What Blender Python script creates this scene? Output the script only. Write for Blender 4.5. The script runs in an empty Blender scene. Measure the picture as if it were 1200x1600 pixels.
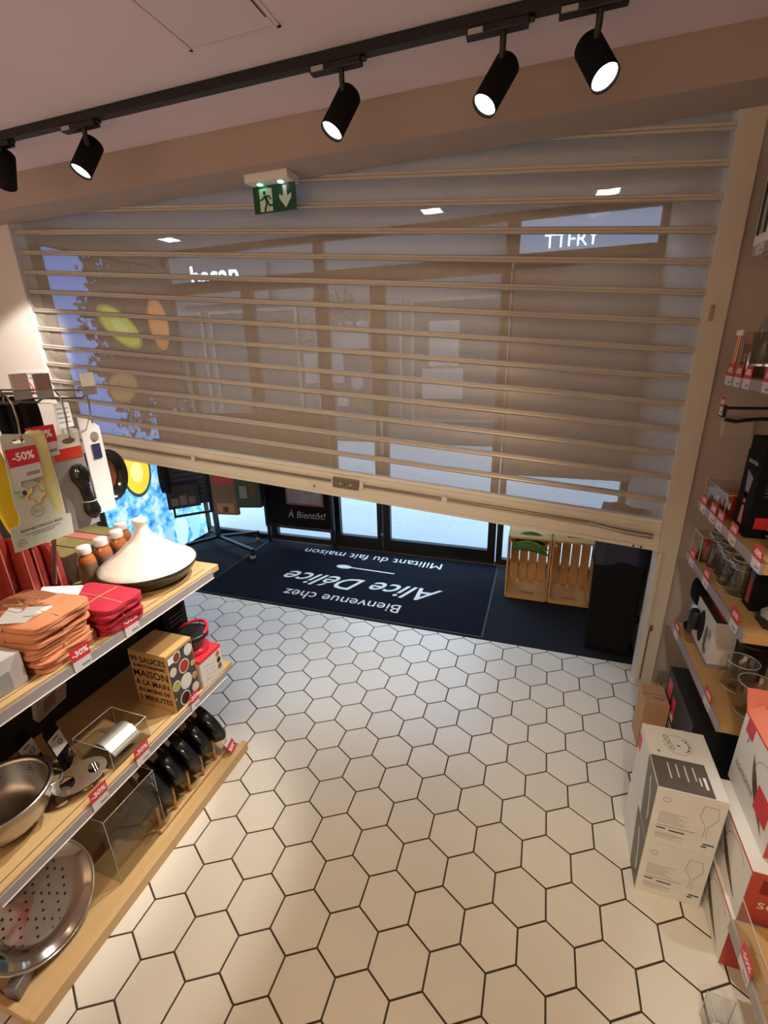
import bpy, bmesh, math, random
from mathutils import Vector, Matrix, Euler

random.seed(7)
PI = math.pi
scene = bpy.context.scene
COL = scene.collection

# ------------------------------------------------------------------ camera
cam_data = bpy.data.cameras.new('camera')
cam = bpy.data.objects.new('camera', cam_data)
COL.objects.link(cam)
RIGHT = Vector((0.94762, 0.31840, -0.02538)).normalized()
FWD = Vector((-0.30831, 0.89104, -0.33316)).normalized()
RIGHT = (RIGHT - FWD * RIGHT.dot(FWD)).normalized()
UP = RIGHT.cross(FWD).normalized()
cam.matrix_world = Matrix(((RIGHT.x, UP.x, -FWD.x, 0.0),
                           (RIGHT.y, UP.y, -FWD.y, 0.0),
                           (RIGHT.z, UP.z, -FWD.z, 1.8007),
                           (0, 0, 0, 1)))
cam_data.sensor_fit = 'VERTICAL'
cam_data.sensor_height = 32.0
cam_data.sensor_width = 24.0
cam_data.lens = 717.85 * 32.0 / 1600.0
cam_data.clip_start = 0.02
scene.camera = cam

# ------------------------------------------------------------------ world, lights, exposure
world = bpy.data.worlds.new('overcast_sky')
scene.world = world
world.use_nodes = True
wn = world.node_tree.nodes
bgn = wn['Background']
bgn.inputs['Color'].default_value = (0.52, 0.73, 1.0, 1)
bgn.inputs['Strength'].default_value = 8.0

scene.view_settings.view_transform = 'Standard'
scene.view_settings.look = 'None'
scene.view_settings.exposure = 0.0
scene.view_settings.gamma = 1.0
scene.view_settings.use_curve_mapping = False
scene.cycles.max_bounces = 7
scene.cycles.diffuse_bounces = 4
scene.cycles.glossy_bounces = 3
scene.cycles.transparent_max_bounces = 16
scene.cycles.sample_clamp_indirect = 6.0
scene.cycles.adaptive_threshold = 0.02
scene.cycles.caustics_reflective = False
scene.cycles.caustics_refractive = False

def spot_lamp(name, loc, direction, watts, color, size_deg=40, blend=0.6, radius=0.035):
    d = bpy.data.lights.new(name, 'SPOT')
    d.energy = watts; d.color = color
    d.spot_size = math.radians(size_deg); d.spot_blend = blend
    d.shadow_soft_size = radius
    o = bpy.data.objects.new(name, d)
    COL.objects.link(o)
    o.location = loc
    o.rotation_euler = Vector(direction).to_track_quat('-Z', 'Y').to_euler()
    return o

WARM = (1.0, 0.78, 0.44)
NEUTRAL = (1.0, 0.93, 0.84)
# unseen lamps: shop spots for floor, shelves and shutter, plus added fill
spot_lamp('unseen_spot', (-0.40, 0.70, 2.70), (0.02, 0.22, -1), 80, WARM, 62, 0.9, 0.06)
spot_lamp('unseen_spot', (-0.75, -0.9, 2.70), (-0.62, 1.75, -1.4), 60, (1.0, 0.84, 0.60), 50, 0.8, 0.06)
spot_lamp('unseen_spot', (0.15, -0.9, 2.70), (0.58, 2.2, -2.1), 80, (1.0, 0.87, 0.66), 40, 0.8, 0.06)
for x_ in (-3.2, -2.0, -0.8, 0.3):
    spot_lamp('unseen_spot', (x_, -1.1, 2.70), (0.0, -0.75, -0.65), 225, (1.0, 0.81, 0.60), 100, 0.8, 0.06)  # added fill: bounce off the rear wall lifts the ambient level
spot_lamp('unseen_spot', (0.10, -0.30, 2.70), (-1.25, 2.75, -1.75), 120, (1.0, 0.82, 0.58), 50, 0.8, 0.05)
spot_lamp('unseen_side_fill', (-2.9, 0.6, 2.70), (-0.5, 0.1, -0.85), 190, (1.0, 0.86, 0.72), 100, 0.8, 0.06)  # added fill over the left aisle to raise the ambient

# ------------------------------------------------------------------ materials
MATS = {}
def mat(name, color=(0.8, 0.8, 0.8), rough=0.5, metal=0.0, noise=0.0, nscale=20.0, bump=0.0, bscale=None,
        emit=None, estr=0.0, trans=0.0, spec=0.5, stretch=None, coat=0.0, obj_var=0.0, color2=None):
    if name in MATS:
        return MATS[name]
    m = bpy.data.materials.new(name)
    m.use_nodes = True
    nt = m.node_tree; N = nt.nodes; L = nt.links
    b = N['Principled BSDF']
    b.inputs['Roughness'].default_value = rough
    b.inputs['Metallic'].default_value = metal
    b.inputs['Specular IOR Level'].default_value = spec
    b.inputs['Coat Weight'].default_value = coat
    b.inputs['Transmission Weight'].default_value = trans
    c = (*color, 1)
    tc = N.new('ShaderNodeTexCoord')
    mp = N.new('ShaderNodeMapping')
    L.new(tc.outputs['Object'], mp.inputs['Vector'])
    if stretch:
        mp.inputs['Scale'].default_value = stretch
    nz = N.new('ShaderNodeTexNoise')
    nz.inputs['Scale'].default_value = nscale
    nz.inputs['Detail'].default_value = 4.0
    L.new(mp.outputs['Vector'], nz.inputs['Vector'])
    rp = N.new('ShaderNodeMix'); rp.data_type = 'RGBA'
    k = max(noise, 0.02)
    c2 = color2 if color2 else tuple(x * (1 - k) for x in color)
    rp.inputs['A'].default_value = c
    rp.inputs['B'].default_value = (*c2, 1)
    L.new(nz.outputs['Fac'], rp.inputs['Factor'])
    out = rp.outputs['Result']
    if obj_var > 0:
        oi = N.new('ShaderNodeObjectInfo')
        mr = N.new('ShaderNodeMapRange')
        mr.inputs['To Min'].default_value = 1 - obj_var
        mr.inputs['To Max'].default_value = 1 + obj_var * 0.4
        L.new(oi.outputs['Random'], mr.inputs['Value'])
        hs = N.new('ShaderNodeHueSaturation')
        L.new(mr.outputs['Result'], hs.inputs['Value'])
        L.new(out, hs.inputs['Color'])
        out = hs.outputs['Color']
    L.new(out, b.inputs['Base Color'])
    if bump > 0:
        bn = N.new('ShaderNodeBump')
        bn.inputs['Strength'].default_value = bump
        bn.inputs['Distance'].default_value = 0.002
        if bscale:
            n2 = N.new('ShaderNodeTexNoise'); n2.inputs['Scale'].default_value = bscale
            n2.inputs['Detail'].default_value = 3
            L.new(mp.outputs['Vector'], n2.inputs['Vector'])
            L.new(n2.outputs['Fac'], bn.inputs['Height'])
        else:
            L.new(nz.outputs['Fac'], bn.inputs['Height'])
        L.new(bn.outputs['Normal'], b.inputs['Normal'])
    if emit:
        b.inputs['Emission Color'].default_value = (*emit, 1)
        b.inputs['Emission Strength'].default_value = estr
    MATS[name] = m
    return m

def clear_mat(name, tint=(1, 1, 1), gloss=0.08, rough=0.02, fres=1.3):
    """thin clear sheet (window glass, acrylic): transparent body with a glossy Fresnel skin"""
    if name in MATS:
        return MATS[name]
    m = bpy.data.materials.new(name); m.use_nodes = True
    nt = m.node_tree; N = nt.nodes; L = nt.links
    N.remove(N['Principled BSDF'])
    out = N['Material Output']
    tr = N.new('ShaderNodeBsdfTransparent'); tr.inputs['Color'].default_value = (*tint, 1)
    gl = N.new('ShaderNodeBsdfGlossy'); gl.inputs['Roughness'].default_value = rough
    lw = N.new('ShaderNodeLayerWeight'); lw.inputs['Blend'].default_value = 0.5
    pw = N.new('ShaderNodeMath'); pw.operation = 'POWER'; pw.inputs[1].default_value = 4.0
    L.new(lw.outputs['Facing'], pw.inputs[0])
    ad = N.new('ShaderNodeMath'); ad.operation = 'MULTIPLY_ADD'; ad.use_clamp = True
    L.new(pw.outputs[0], ad.inputs[0]); ad.inputs[1].default_value = 0.5; ad.inputs[2].default_value = gloss
    mx = N.new('ShaderNodeMixShader')
    L.new(ad.outputs[0], mx.inputs['Fac'])
    L.new(tr.outputs[0], mx.inputs[1]); L.new(gl.outputs[0], mx.inputs[2])
    L.new(mx.outputs[0], out.inputs['Surface'])
    MATS[name] = m
    return m

def wood_mat(name, c1, c2, axis=0, rough=0.45, scale=18.0):
    if name in MATS:
        return MATS[name]
    m = mat(name, c1, rough)
    nt = m.node_tree; N = nt.nodes; L = nt.links
    mp = [n for n in N if n.type == 'MAPPING'][0]
    s = [7.0, 7.0, 7.0]; s[axis] = 0.6
    mp.inputs['Scale'].default_value = s
    nz = [n for n in N if n.type == 'TEX_NOISE'][0]
    nz.inputs['Scale'].default_value = scale * 0.35
    nz.inputs['Detail'].default_value = 6
    nz.inputs['Distortion'].default_value = 0.6
    rp = [n for n in N if n.type == 'MIX'][0]
    rp.inputs['A'].default_value = (*c1, 1); rp.inputs['B'].default_value = (*c2, 1)
    return m

# ------------------------------------------------------------------ mesh helpers
class MB:
    def __init__(s):
        s.v = []; s.f = []; s.m = []; s.sm = []
    def add(s, vs, fs, mi=0, smooth=False, M=None):
        o = len(s.v)
        for p in vs:
            p = Vector(p)
            if M is not None: p = M @ p
            s.v.append(p)
        for f in fs:
            s.f.append([i + o for i in f]); s.m.append(mi); s.sm.append(smooth)
        return s
    def box(s, lo, hi, mi=0, M=None):
        x0, y0, z0 = lo; x1, y1, z1 = hi
        vs = [(x0,y0,z0),(x1,y0,z0),(x1,y1,z0),(x0,y1,z0),(x0,y0,z1),(x1,y0,z1),(x1,y1,z1),(x0,y1,z1)]
        fs = [(0,3,2,1),(4,5,6,7),(0,1,5,4),(1,2,6,5),(2,3,7,6),(3,0,4,7)]
        return s.add(vs, fs, mi, False, M)
    def cbox(s, c, size, mi=0, M=None):
        return s.box([c[i]-size[i]/2 for i in range(3)], [c[i]+size[i]/2 for i in range(3)], mi, M)
    def quad(s, a, b, c, d, mi=0, M=None):
        return s.add([a, b, c, d], [(0, 1, 2, 3)], mi, False, M)
    def poly(s, pts, mi=0, M=None):
        return s.add(pts, [tuple(range(len(pts)))], mi, False, M)
    def prism(s, pts2, z0, z1, mi=0, M=None, smooth=False):
        """pts2 counter-clockwise in xy, extruded in z"""
        n = len(pts2)
        vs = [(p[0], p[1], z0) for p in pts2] + [(p[0], p[1], z1) for p in pts2]
        s.add(vs, [tuple(range(n-1, -1, -1)), tuple(range(n, 2*n))], mi, False, M)
        s.add(vs, [(i, (i+1) % n, n + (i+1) % n, n + i) for i in range(n)], mi, smooth, M)
        return s
    def lathe(s, prof, seg=24, mi=0, M=None, smooth=True, cap=True, sx=1.0, sy=1.0):
        """prof: list of (r, z)"""
        vs = []; n = len(prof)
        for k in range(seg):
            a = 2*PI*k/seg
            for r, z in prof: vs.append((r*math.cos(a)*sx, r*math.sin(a)*sy, z))
        fs = []
        for k in range(seg):
            k2 = (k+1) % seg
            for i in range(n-1):
                fs.append((k*n+i, k2*n+i, k2*n+i+1, k*n+i+1))
        s.add(vs, fs, mi, smooth, M)
        if cap:
            if prof[0][0] > 1e-5: s.add([vs[k*n] for k in range(seg)], [tuple(range(seg-1, -1, -1))], mi, False, M)
            if prof[-1][0] > 1e-5: s.add([vs[k*n+n-1] for k in range(seg)], [tuple(range(seg))], mi, False, M)
        return s
    def tube(s, pts, r, seg=8, mi=0, M=None, smooth=True, closed=False, radii=None):
        pts = [Vector(p) for p in pts]; n = len(pts)
        vs = []; prev = None
        for i, p in enumerate(pts):
            if closed: t = pts[(i+1) % n] - pts[i-1]
            elif i == 0: t = pts[1] - pts[0]
            elif i == n-1: t = pts[-1] - pts[-2]
            else: t = pts[i+1] - pts[i-1]
            t.normalize()
            if prev is None:
                a = Vector((0, 0, 1)) if abs(t.z) < 0.9 else Vector((1, 0, 0))
                u = t.cross(a).normalized()
            else:
                u = (prev - t * prev.dot(t)).normalized()
            prev = u; w = t.cross(u)
            rr = radii[i] if radii else r
            for k in range(seg):
                a = 2*PI*k/seg
                vs.append(p + (u*math.cos(a) + w*math.sin(a)) * rr)
        fs = []
        rng = range(n) if closed else range(n-1)
        for i in rng:
            j = (i+1) % n
            for k in range(seg):
                k2 = (k+1) % seg
                fs.append((i*seg+k, i*seg+k2, j*seg+k2, j*seg+k))
        s.add(vs, fs, mi, smooth, M)
        if not closed:
            s.add(vs[:seg], [tuple(range(seg-1, -1, -1))], mi, False, M)
            s.add(vs[-seg:], [tuple(range(seg))], mi, False, M)
        return s
    def sheet(s, grid, mi=0, M=None, smooth=True):
        """grid: rows of points"""
        r = len(grid); c = len(grid[0])
        vs = [p for row in grid for p in row]
        fs = [(i*c+j, i*c+j+1, (i+1)*c+j+1, (i+1)*c+j) for i in range(r-1) for j in range(c-1)]
        return s.add(vs, fs, mi, smooth, M)
    def mesh(s, name, mats, bevel=0.0, bseg=2, weld=False):
        me = bpy.data.meshes.new(name)
        me.from_pydata([tuple(p) for p in s.v], [], s.f)
        if not isinstance(mats, (list, tuple)): mats = [mats]
        for m in mats: me.materials.append(m)
        for i, p in enumerate(me.polygons):
            p.material_index = s.m[i]; p.use_smooth = s.sm[i]
        if bevel > 0 or weld:
            bm = bmesh.new(); bm.from_mesh(me)
            bmesh.ops.remove_doubles(bm, verts=bm.verts, dist=1e-5)
            if bevel > 0:
                es = [e for e in bm.edges if len(e.link_faces) == 2 and e.calc_face_angle(0) > 0.6]
                bmesh.ops.bevel(bm, geom=es, offset=bevel, segments=bseg, affect='EDGES', profile=0.6, clamp_overlap=True)
            bm.to_mesh(me); bm.free()
        me.update()
        return me
    def build(s, name, mats, parent=None, loc=None, rot=None, bevel=0.0, bseg=2, weld=False, label=None):
        me = s.mesh(name, mats, bevel, bseg, weld)
        return link(name, me, parent, loc, rot, label)

def link(name, me, parent=None, loc=None, rot=None, label=None):
    o = bpy.data.objects.new(name, me)
    COL.objects.link(o)
    if parent is not None: o.parent = parent
    if loc is not None: o.location = loc
    if rot is not None: o.rotation_euler = rot
    if label: o['label'] = label
    return o

def tag(o, label, cat, group=None):
    o['label'] = label; o['category'] = cat
    if group: o['group'] = group
    return o

def thing(name, label, cat, loc=(0, 0, 0), rot=(0, 0, 0), group=None):
    o = bpy.data.objects.new(name, None)
    o.empty_display_size = 0.05
    COL.objects.link(o)
    o.location = loc; o.rotation_euler = rot
    return tag(o, label, cat, group)

def struct(o):
    o['kind'] = 'structure'
    return o

def copy_tree(o, parent=None):
    c = o.copy(); COL.objects.link(c)
    if parent is not None: c.parent = parent
    for ch in list(o.children): copy_tree(ch, c)
    return c

TEXTS = {}
def text_mesh(s, size, align='CENTER', shear=0.0, bold=0.0, spacing=1.0):
    key = (s, size, align, shear, bold, spacing)
    if key in TEXTS: return TEXTS[key]
    cu = bpy.data.curves.new('lettering', 'FONT')
    cu.body = s; cu.size = size; cu.align_x = align; cu.align_y = 'CENTER'
    cu.shear = shear; cu.offset = bold; cu.space_character = spacing
    cu.resolution_u = 3
    o = bpy.data.objects.new('lettering_source', cu)
    COL.objects.link(o)
    dg = bpy.context.evaluated_depsgraph_get()
    me = bpy.data.meshes.new_from_object(o.evaluated_get(dg))
    me.name = 'lettering'
    bpy.data.objects.remove(o); bpy.data.curves.remove(cu)
    TEXTS[key] = me
    return me

def basis(origin, xdir, ydir):
    x = Vector(xdir).normalized(); y = Vector(ydir); y = (y - x * y.dot(x)).normalized(); z = x.cross(y)
    return Matrix(((x.x, y.x, z.x, origin[0]), (x.y, y.y, z.y, origin[1]), (x.z, y.z, z.z, origin[2]), (0, 0, 0, 1)))

def lettering(s, size, m, parent, origin, xdir, ydir, name='lettering', **kw):
    me = text_mesh(s, size, **kw).copy()
    me.materials.clear(); me.materials.append(m)
    o = link(name, me, parent)
    o.matrix_local = basis(origin, xdir, ydir)
    return o
# ------------------------------------------------------------------ shared materials
M_wall = mat('painted_wall', (0.50, 0.42, 0.36), 0.75, noise=0.05, nscale=3, bump=0.15, bscale=160)
M_wallw = mat('white_painted_pillar', (0.74, 0.68, 0.63), 0.7, noise=0.04, nscale=3, bump=0.1, bscale=160)
M_ceil = mat('ceiling_paint', (0.80, 0.665, 0.74), 0.85, noise=0.04, nscale=2)
M_trim = mat('ivory_lacquer', (0.66, 0.58, 0.48), 0.45, noise=0.05, nscale=6)
M_black = mat('black_satin', (0.006, 0.0055, 0.006), 0.45)
M_blackm = mat('black_matte', (0.006, 0.0055, 0.006), 0.8, spec=0.15)
M_blackg = mat('black_gloss', (0.012, 0.012, 0.013), 0.15)
M_white = mat('white_plastic', (0.82, 0.80, 0.77), 0.4)
M_card = mat('white_card', (0.80, 0.79, 0.77), 0.6)
M_red = mat('red_print', (0.62, 0.025, 0.045), 0.45)
M_grey = mat('grey_plastic', (0.30, 0.27, 0.28), 0.45)
M_chrome = mat('chrome', (0.72, 0.71, 0.70), 0.16, metal=1.0)
M_steel = mat('brushed_steel', (0.62, 0.60, 0.57), 0.28, metal=1.0, noise=0.08, nscale=30)
M_wood = wood_mat('light_oak_board', (0.62, 0.42, 0.20), (0.50, 0.32, 0.14), axis=1)
M_woodx = wood_mat('crate_pine', (0.80, 0.50, 0.20), (0.62, 0.34, 0.12), axis=2, rough=0.6)
M_ink = mat('black_ink', (0.015, 0.013, 0.012), 0.5)
M_inkg = mat('grey_ink', (0.28, 0.28, 0.28), 0.5)
M_glass = clear_mat('window_glass', (0.93, 0.96, 0.97), 0.02, 0.0, 1.35)
M_acr = clear_mat('clear_acrylic', (0.93, 0.93, 0.92), 0.02, 0.02, 1.25)
M_edge = mat('acrylic_edge', (0.80, 0.78, 0.72), 0.15, trans=0.3)

# ------------------------------------------------------------------ floor with hexagonal tiles
CARPET_Y = 2.608
R3 = math.sqrt(3) / 2
SIDE = 0.1
OFF = (1.1470, -0.7422)
M_tile = mat('cream_ceramic_tile', (0.78, 0.745, 0.665), 0.32, noise=0.06, nscale=7, obj_var=0.045, bump=0.02, bscale=60)
M_grout = mat('dark_brown_grout', (0.060, 0.038, 0.020), 0.9, noise=0.3, nscale=60)
fl = MB().box((-4.3, -2.2, -0.15), (1.3, 3.80, -0.0022)).build('floor', M_grout)
struct(fl)

def hex_poly(r):
    return [(r*math.cos(PI/6 + k*PI/3), r*math.sin(PI/6 + k*PI/3)) for k in range(6)]

def tile_mesh(poly):
    n = len(poly)
    cx = sum(p[0] for p in poly)/n; cy = sum(p[1] for p in poly)/n
    inner = []
    for p in poly:
        d = math.hypot(p[0]-cx, p[1]-cy); k = max(0.0, (d-0.0022)/d)
        inner.append((cx+(p[0]-cx)*k, cy+(p[1]-cy)*k))
    mb = MB()
    vs = [(p[0], p[1], -0.004) for p in poly] + [(p[0], p[1], -0.0012) for p in poly] + [(p[0], p[1], 0.0) for p in inner]
    fs = [(i, (i+1) % n, n+(i+1) % n, n+i) for i in range(n)] + [(n+i, n+(i+1) % n, 2*n+(i+1) % n, 2*n+i) for i in range(n)] + [tuple(range(2*n, 3*n))]
    mb.add(vs, fs)
    return mb

def clip(poly, ymax):
    out = []
    for i in range(len(poly)):
        a = poly[i]; b = poly[(i+1) % len(poly)]
        if a[1] <= ymax: out.append(a)
        if (a[1] <= ymax) != (b[1] <= ymax):
            t = (ymax-a[1])/(b[1]-a[1])
            out.append((a[0]+t*(b[0]-a[0]), ymax))
    return out

HEXR = SIDE - 0.0029 / R3
full_tile = tile_mesh(hex_poly(HEXR)).mesh('tile', M_tile)
cells = []
for i in range(-45, 46):
    for j in range(-45, 46):
        tx = i*1.5 + j*1.5 + 0.5; ty = -i*R3 + j*R3 - R3
        x = (R3*tx - 0.5*ty)*SIDE - OFF[0]; y = (0.5*tx + R3*ty)*SIDE - OFF[1]
        if -3.5 < x < 1.15 and -1.0 < y < CARPET_Y + 0.09:
            d = Vector((x, y, -1.8))
            dep = d.dot(FWD); px = py = 1e9
            if dep > 0.1:
                px = 600 + 717.85*d.dot(RIGHT)/dep; py = 800 - 717.85*d.dot(UP)/dep
            inview = -60 < px < 1260 and 850 < py < 1690 and not (x < -1.75 and y < 1.2)
            cells.append((0 if inview else 1, -dep if inview else 0, x, y))
cells.sort()
rest = MB(); count = 0
for hidden, _, x, y in cells:
    poly = [(x+p[0], y+p[1]) for p in hex_poly(HEXR)]
    cut = max(p[1] for p in poly) > CARPET_Y
    if cut:
        poly = clip(poly, CARPET_Y - 0.001)
        if len(poly) < 3 or max(p[1] for p in poly) - min(p[1] for p in poly) < 0.012: continue
    if not hidden and count < 300:
        count += 1
        if cut:
            tile_mesh([(p[0]-x, p[1]-y) for p in poly]).build('tile', M_tile, fl, (x, y, 0))
        else:
            link('tile', full_tile, fl, (x, y, 0))
    else:
        t = tile_mesh(poly); rest.add(t.v, t.f)
ro = rest.build('tile_field', M_tile, fl); ro['kind'] = 'stuff'

# entrance carpet between shutter and doors
M_carpet = mat('speckled_black_carpet', (0.004, 0.0045, 0.006), 0.95, noise=0.0, nscale=420, color2=(0.035, 0.04, 0.05), spec=0.12, bump=0.8, bscale=500)
cp = MB().box((-3.34, CARPET_Y, -0.0022), (0.66, 3.80, 0.004)).build('floor_entrance_carpet', M_carpet); struct(cp)

# ------------------------------------------------------------------ shell
SH_Y = 2.476         # plane of the roller shutter
LINT = 2.615
CEIL = 2.775
def sbox(name, lo, hi, m, parent=None):
    o = MB().box(lo, hi).build(name, m, parent)
    if parent is None: struct(o)
    return o
ceiling = sbox('ceiling', (-4.3, -2.2, CEIL), (1.3, 2.215, CEIL+0.1), M_ceil)
# access hatch in the ceiling
hx0, hx1, hy0, hy1 = -1.235, -0.885, 1.10, 1.69
hb = MB()
for lo, hi in (((hx0, hy0), (hx1, hy0+0.012)), ((hx0, hy1-0.012), (hx1, hy1)), ((hx0, hy0), (hx0+0.012, hy1)), ((hx1-0.012, hy0), (hx1, hy1))):
    hb.box((lo[0], lo[1], CEIL-0.004), (hi[0], hi[1], CEIL+0.0))
M_hatch = mat('hatch_paint', (0.76, 0.635, 0.70), 0.7)
hatch = MB().box((hx0+0.016, hy0+0.016, CEIL-0.003), (hx1-0.016, hy1-0.016, CEIL+0.001)).build('ceiling_hatch', M_hatch)
tag(hatch, 'flat square access hatch in the ceiling above the track', 'hatch')
hb.build('hatch_frame', M_hatch, hatch)
MB().box((hx1-0.022, hy1-0.26, CEIL-0.0045), (hx1-0.0175, hy1-0.06, CEIL-0.002)).build('latch_slot', M_black, hatch)

M_fascia = mat('fascia_paint', (0.45, 0.35, 0.30), 0.75, noise=0.05, nscale=3, bump=0.1, bscale=160)
sbox('trim_1', (-4.3, 2.215, LINT), (1.3, SH_Y-0.030, 2.95), M_fascia)                    # lintel box over the shutter
# pillar right of the shutter, guide cover and wall
sbox('trim_2', (0.612, SH_Y-0.030, 0), (0.70, SH_Y+0.06, 2.95), M_trim)
sbox('wall_back_right', (0.70, SH_Y+0.0, 0), (1.3, SH_Y+0.06, 2.95), M_wall)
sbox('wall_right', (1.02, -2.2, 0), (1.15, SH_Y, CEIL), M_wall)
sbox('wall_back_left', (-4.3, SH_Y-0.035, 0), (-3.335, SH_Y+0.06, 2.95), M_wallw)
sbox('wall_left', (-4.3, -2.2, 0), (-4.2, SH_Y-0.035, CEIL), M_wallw)
sbox('wall_rear', (-4.3, -2.3, 0), (1.3, -2.2, CEIL), M_wall)
# small damage and fittings of the pillar
clipbox = MB().box((0, 0, 0), (0.012, 0.012, 0.062)).build('guide_clip', mat('tan_metal', (0.35, 0.27, 0.19), 0.4, metal=0.5), None, (0.634, SH_Y-0.043, 1.88), bevel=0.002)
tag(clipbox, 'small tan metal clip screwed to the ivory post beside the shutter', 'clip')

# vestibule shell
M_vwall = mat('vestibule_wall', (0.50, 0.48, 0.47), 0.7, noise=0.04, nscale=3)
M_vceil = mat('vestibule_ceiling', (0.62, 0.60, 0.60), 0.8)
VD = 3.74
sbox('wall_vestibule_right', (0.66, SH_Y+0.06, 0), (0.76, VD+0.06, 2.95), M_vwall)
sbox('wall_vestibule_left', (-3.45, SH_Y+0.06, 0), (-3.34, VD+0.06, 2.95), M_vwall)
sbox('ceiling_vestibule', (-3.45, SH_Y+0.10, 2.66), (0.76, VD+0.06, 2.80), M_vceil)
sbox('trim_3', (-3.45, SH_Y+0.055, 2.66), (0.76, SH_Y+0.10, 2.95), M_vceil)

# ------------------------------------------------------------------ glazed shop front
M_alu = mat('black_aluminium', (0.006, 0.0055, 0.0055), 0.45)
M_thr = mat('threshold_metal', (0.25, 0.20, 0.13), 0.4, metal=0.8)
def frame_rect(name, x0, x1, z0, z1, w, y0, y1, m, parent, wb=None):
    wb = wb or w
    b = MB()
    b.box((x0, y0, z0), (x1, y1, z0+wb)); b.box((x0, y0, z1-w), (x1, y1, z1))
    b.box((x0, y0, z0+wb), (x0+w, y1, z1-w)); b.box((x1-w, y0, z0+wb), (x1, y1, z1-w))
    return b.build(name, m, parent)
DT = 2.36
def glazed(name, x0, x1, z0=0.0, z1=DT, w=0.05, wb=0.11):
    f = frame_rect(name, x0, x1, z0, z1, w, VD, VD+0.05, M_alu, None, wb)
    struct(f)
    MB().box((x0+w, VD+0.02, z0+wb), (x1-w, VD+0.028, z1-w)).build('pane', M_glass, f)
    return f
win1 = glazed('window_1', -3.34, -2.50, w=0.05, wb=0.05)
win2 = glazed('window_2', -2.50, -1.79, w=0.06, wb=0.06)
door1 = glazed('door_1', -1.79, -1.315, w=0.05, wb=0.13)
door2 = glazed('door_2', -1.305, -0.29, w=0.065, wb=0.13)
win3 = glazed('window_3', -0.28, 0.66, w=0.05, wb=0.06)
for dr, xh in ((door1, -1.34), (door2, -1.28)):
    h = MB()
    h.tube([(xh, VD-0.045, 0.95), (xh, VD-0.045, 1.25)], 0.011, 10)
    h.tube([(xh, VD-0.045, 0.98), (xh, VD+0.0, 0.98)], 0.007, 8); h.tube([(xh, VD-0.045, 1.22), (xh, VD+0.0, 1.22)], 0.007, 8)
    h.build('handle', M_chrome, dr)
lk = MB().box((-1.325, VD-0.012, 0.165), (-1.300, VD+0.002, 0.195)).box((-1.318, VD-0.012, 0.11), (-1.306, VD+0.002, 0.15))
lk.build('bolt', M_chrome, door2)
for k, (xa, xb) in enumerate(((-3.34, -1.79), (-1.79, -0.29), (-0.29, 0.66))):
    f = frame_rect('window_%d' % (4+k), xa, xb, DT, 2.66, 0.045, VD, VD+0.05, M_alu, None); struct(f)
    MB().box((xa+0.045, VD+0.02, DT+0.045), (xb-0.045, VD+0.028, 2.615)).build('pane', M_glass, f)
sbox('trim_4', (-2.55, VD-0.035, 0.0), (0.66, VD+0.0, 0.012), M_thr)
# ------------------------------------------------------------------ street outside
M_pave = mat('wet_pavement', (0.30, 0.305, 0.31), 0.5, noise=0.18, nscale=1.2)
M_fac = mat('dark_facade', (0.050, 0.042, 0.038), 0.8, noise=0.3, nscale=2)  # dark storefront colour, mottled by noise
street = MB().box((-16, VD+0.06, -0.2), (12, 14, -0.03)).build('street', M_pave); struct(street)
step = MB().box((-3.4, VD+0.06, -0.03), (0.7, VD+0.45, -0.004)).build('street_step', M_pave); struct(step)
FY = 9.0
bld = thing('shop_building', 'dark shop building across the street seen through the perforated shutter', 'building', (0, FY, 0))
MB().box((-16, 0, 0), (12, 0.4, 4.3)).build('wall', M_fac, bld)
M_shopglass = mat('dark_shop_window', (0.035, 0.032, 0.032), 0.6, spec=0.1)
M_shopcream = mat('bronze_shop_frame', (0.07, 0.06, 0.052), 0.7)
for k, (xa, xb) in enumerate(((-9.5, -7.2), (-6.9, -4.9), (-4.4, -2.7), (-2.4, -0.7), (2.0, 4.5))):
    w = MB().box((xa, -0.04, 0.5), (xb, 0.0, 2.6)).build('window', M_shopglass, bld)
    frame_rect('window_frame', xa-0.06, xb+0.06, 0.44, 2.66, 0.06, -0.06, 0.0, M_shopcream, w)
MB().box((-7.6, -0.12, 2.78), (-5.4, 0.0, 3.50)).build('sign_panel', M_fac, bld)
lettering('basan', 0.54, mat('sign_white', (0.8, 0.8, 0.8), 0.5, emit=(1, 1, 1), estr=0.9), bld, (-6.62, -0.13, 3.31), (1, 0, 0), (0, 0, 1), bold=0.012)
sgn = MB().box((-0.75, -0.5, 3.02), (1.9, 0.0, 3.9)).build('sign_box', mat('slate_sign', (0.10, 0.105, 0.12), 0.6), bld)
lettering('TTFRY', 0.27, mat('blue_white_neon', (0.6, 0.8, 1.0), 0.5, emit=(0.55, 0.8, 1.0), estr=5.0), bld, (0.20, -0.52, 3.30), (1, 0, 0), (0, 0, 1), spacing=1.0)
M_tube = mat('lit_tube', (1, 1, 1), 0.5, emit=(1.0, 0.93, 0.82), estr=5.0)
for k in range(7):
    MB().box((-0.05+0.20*k, -0.42+0.03*(k % 2), 2.86), (0.09+0.20*k, -0.06, 2.90)).build('ceiling_tube', M_tube, bld)

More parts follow.
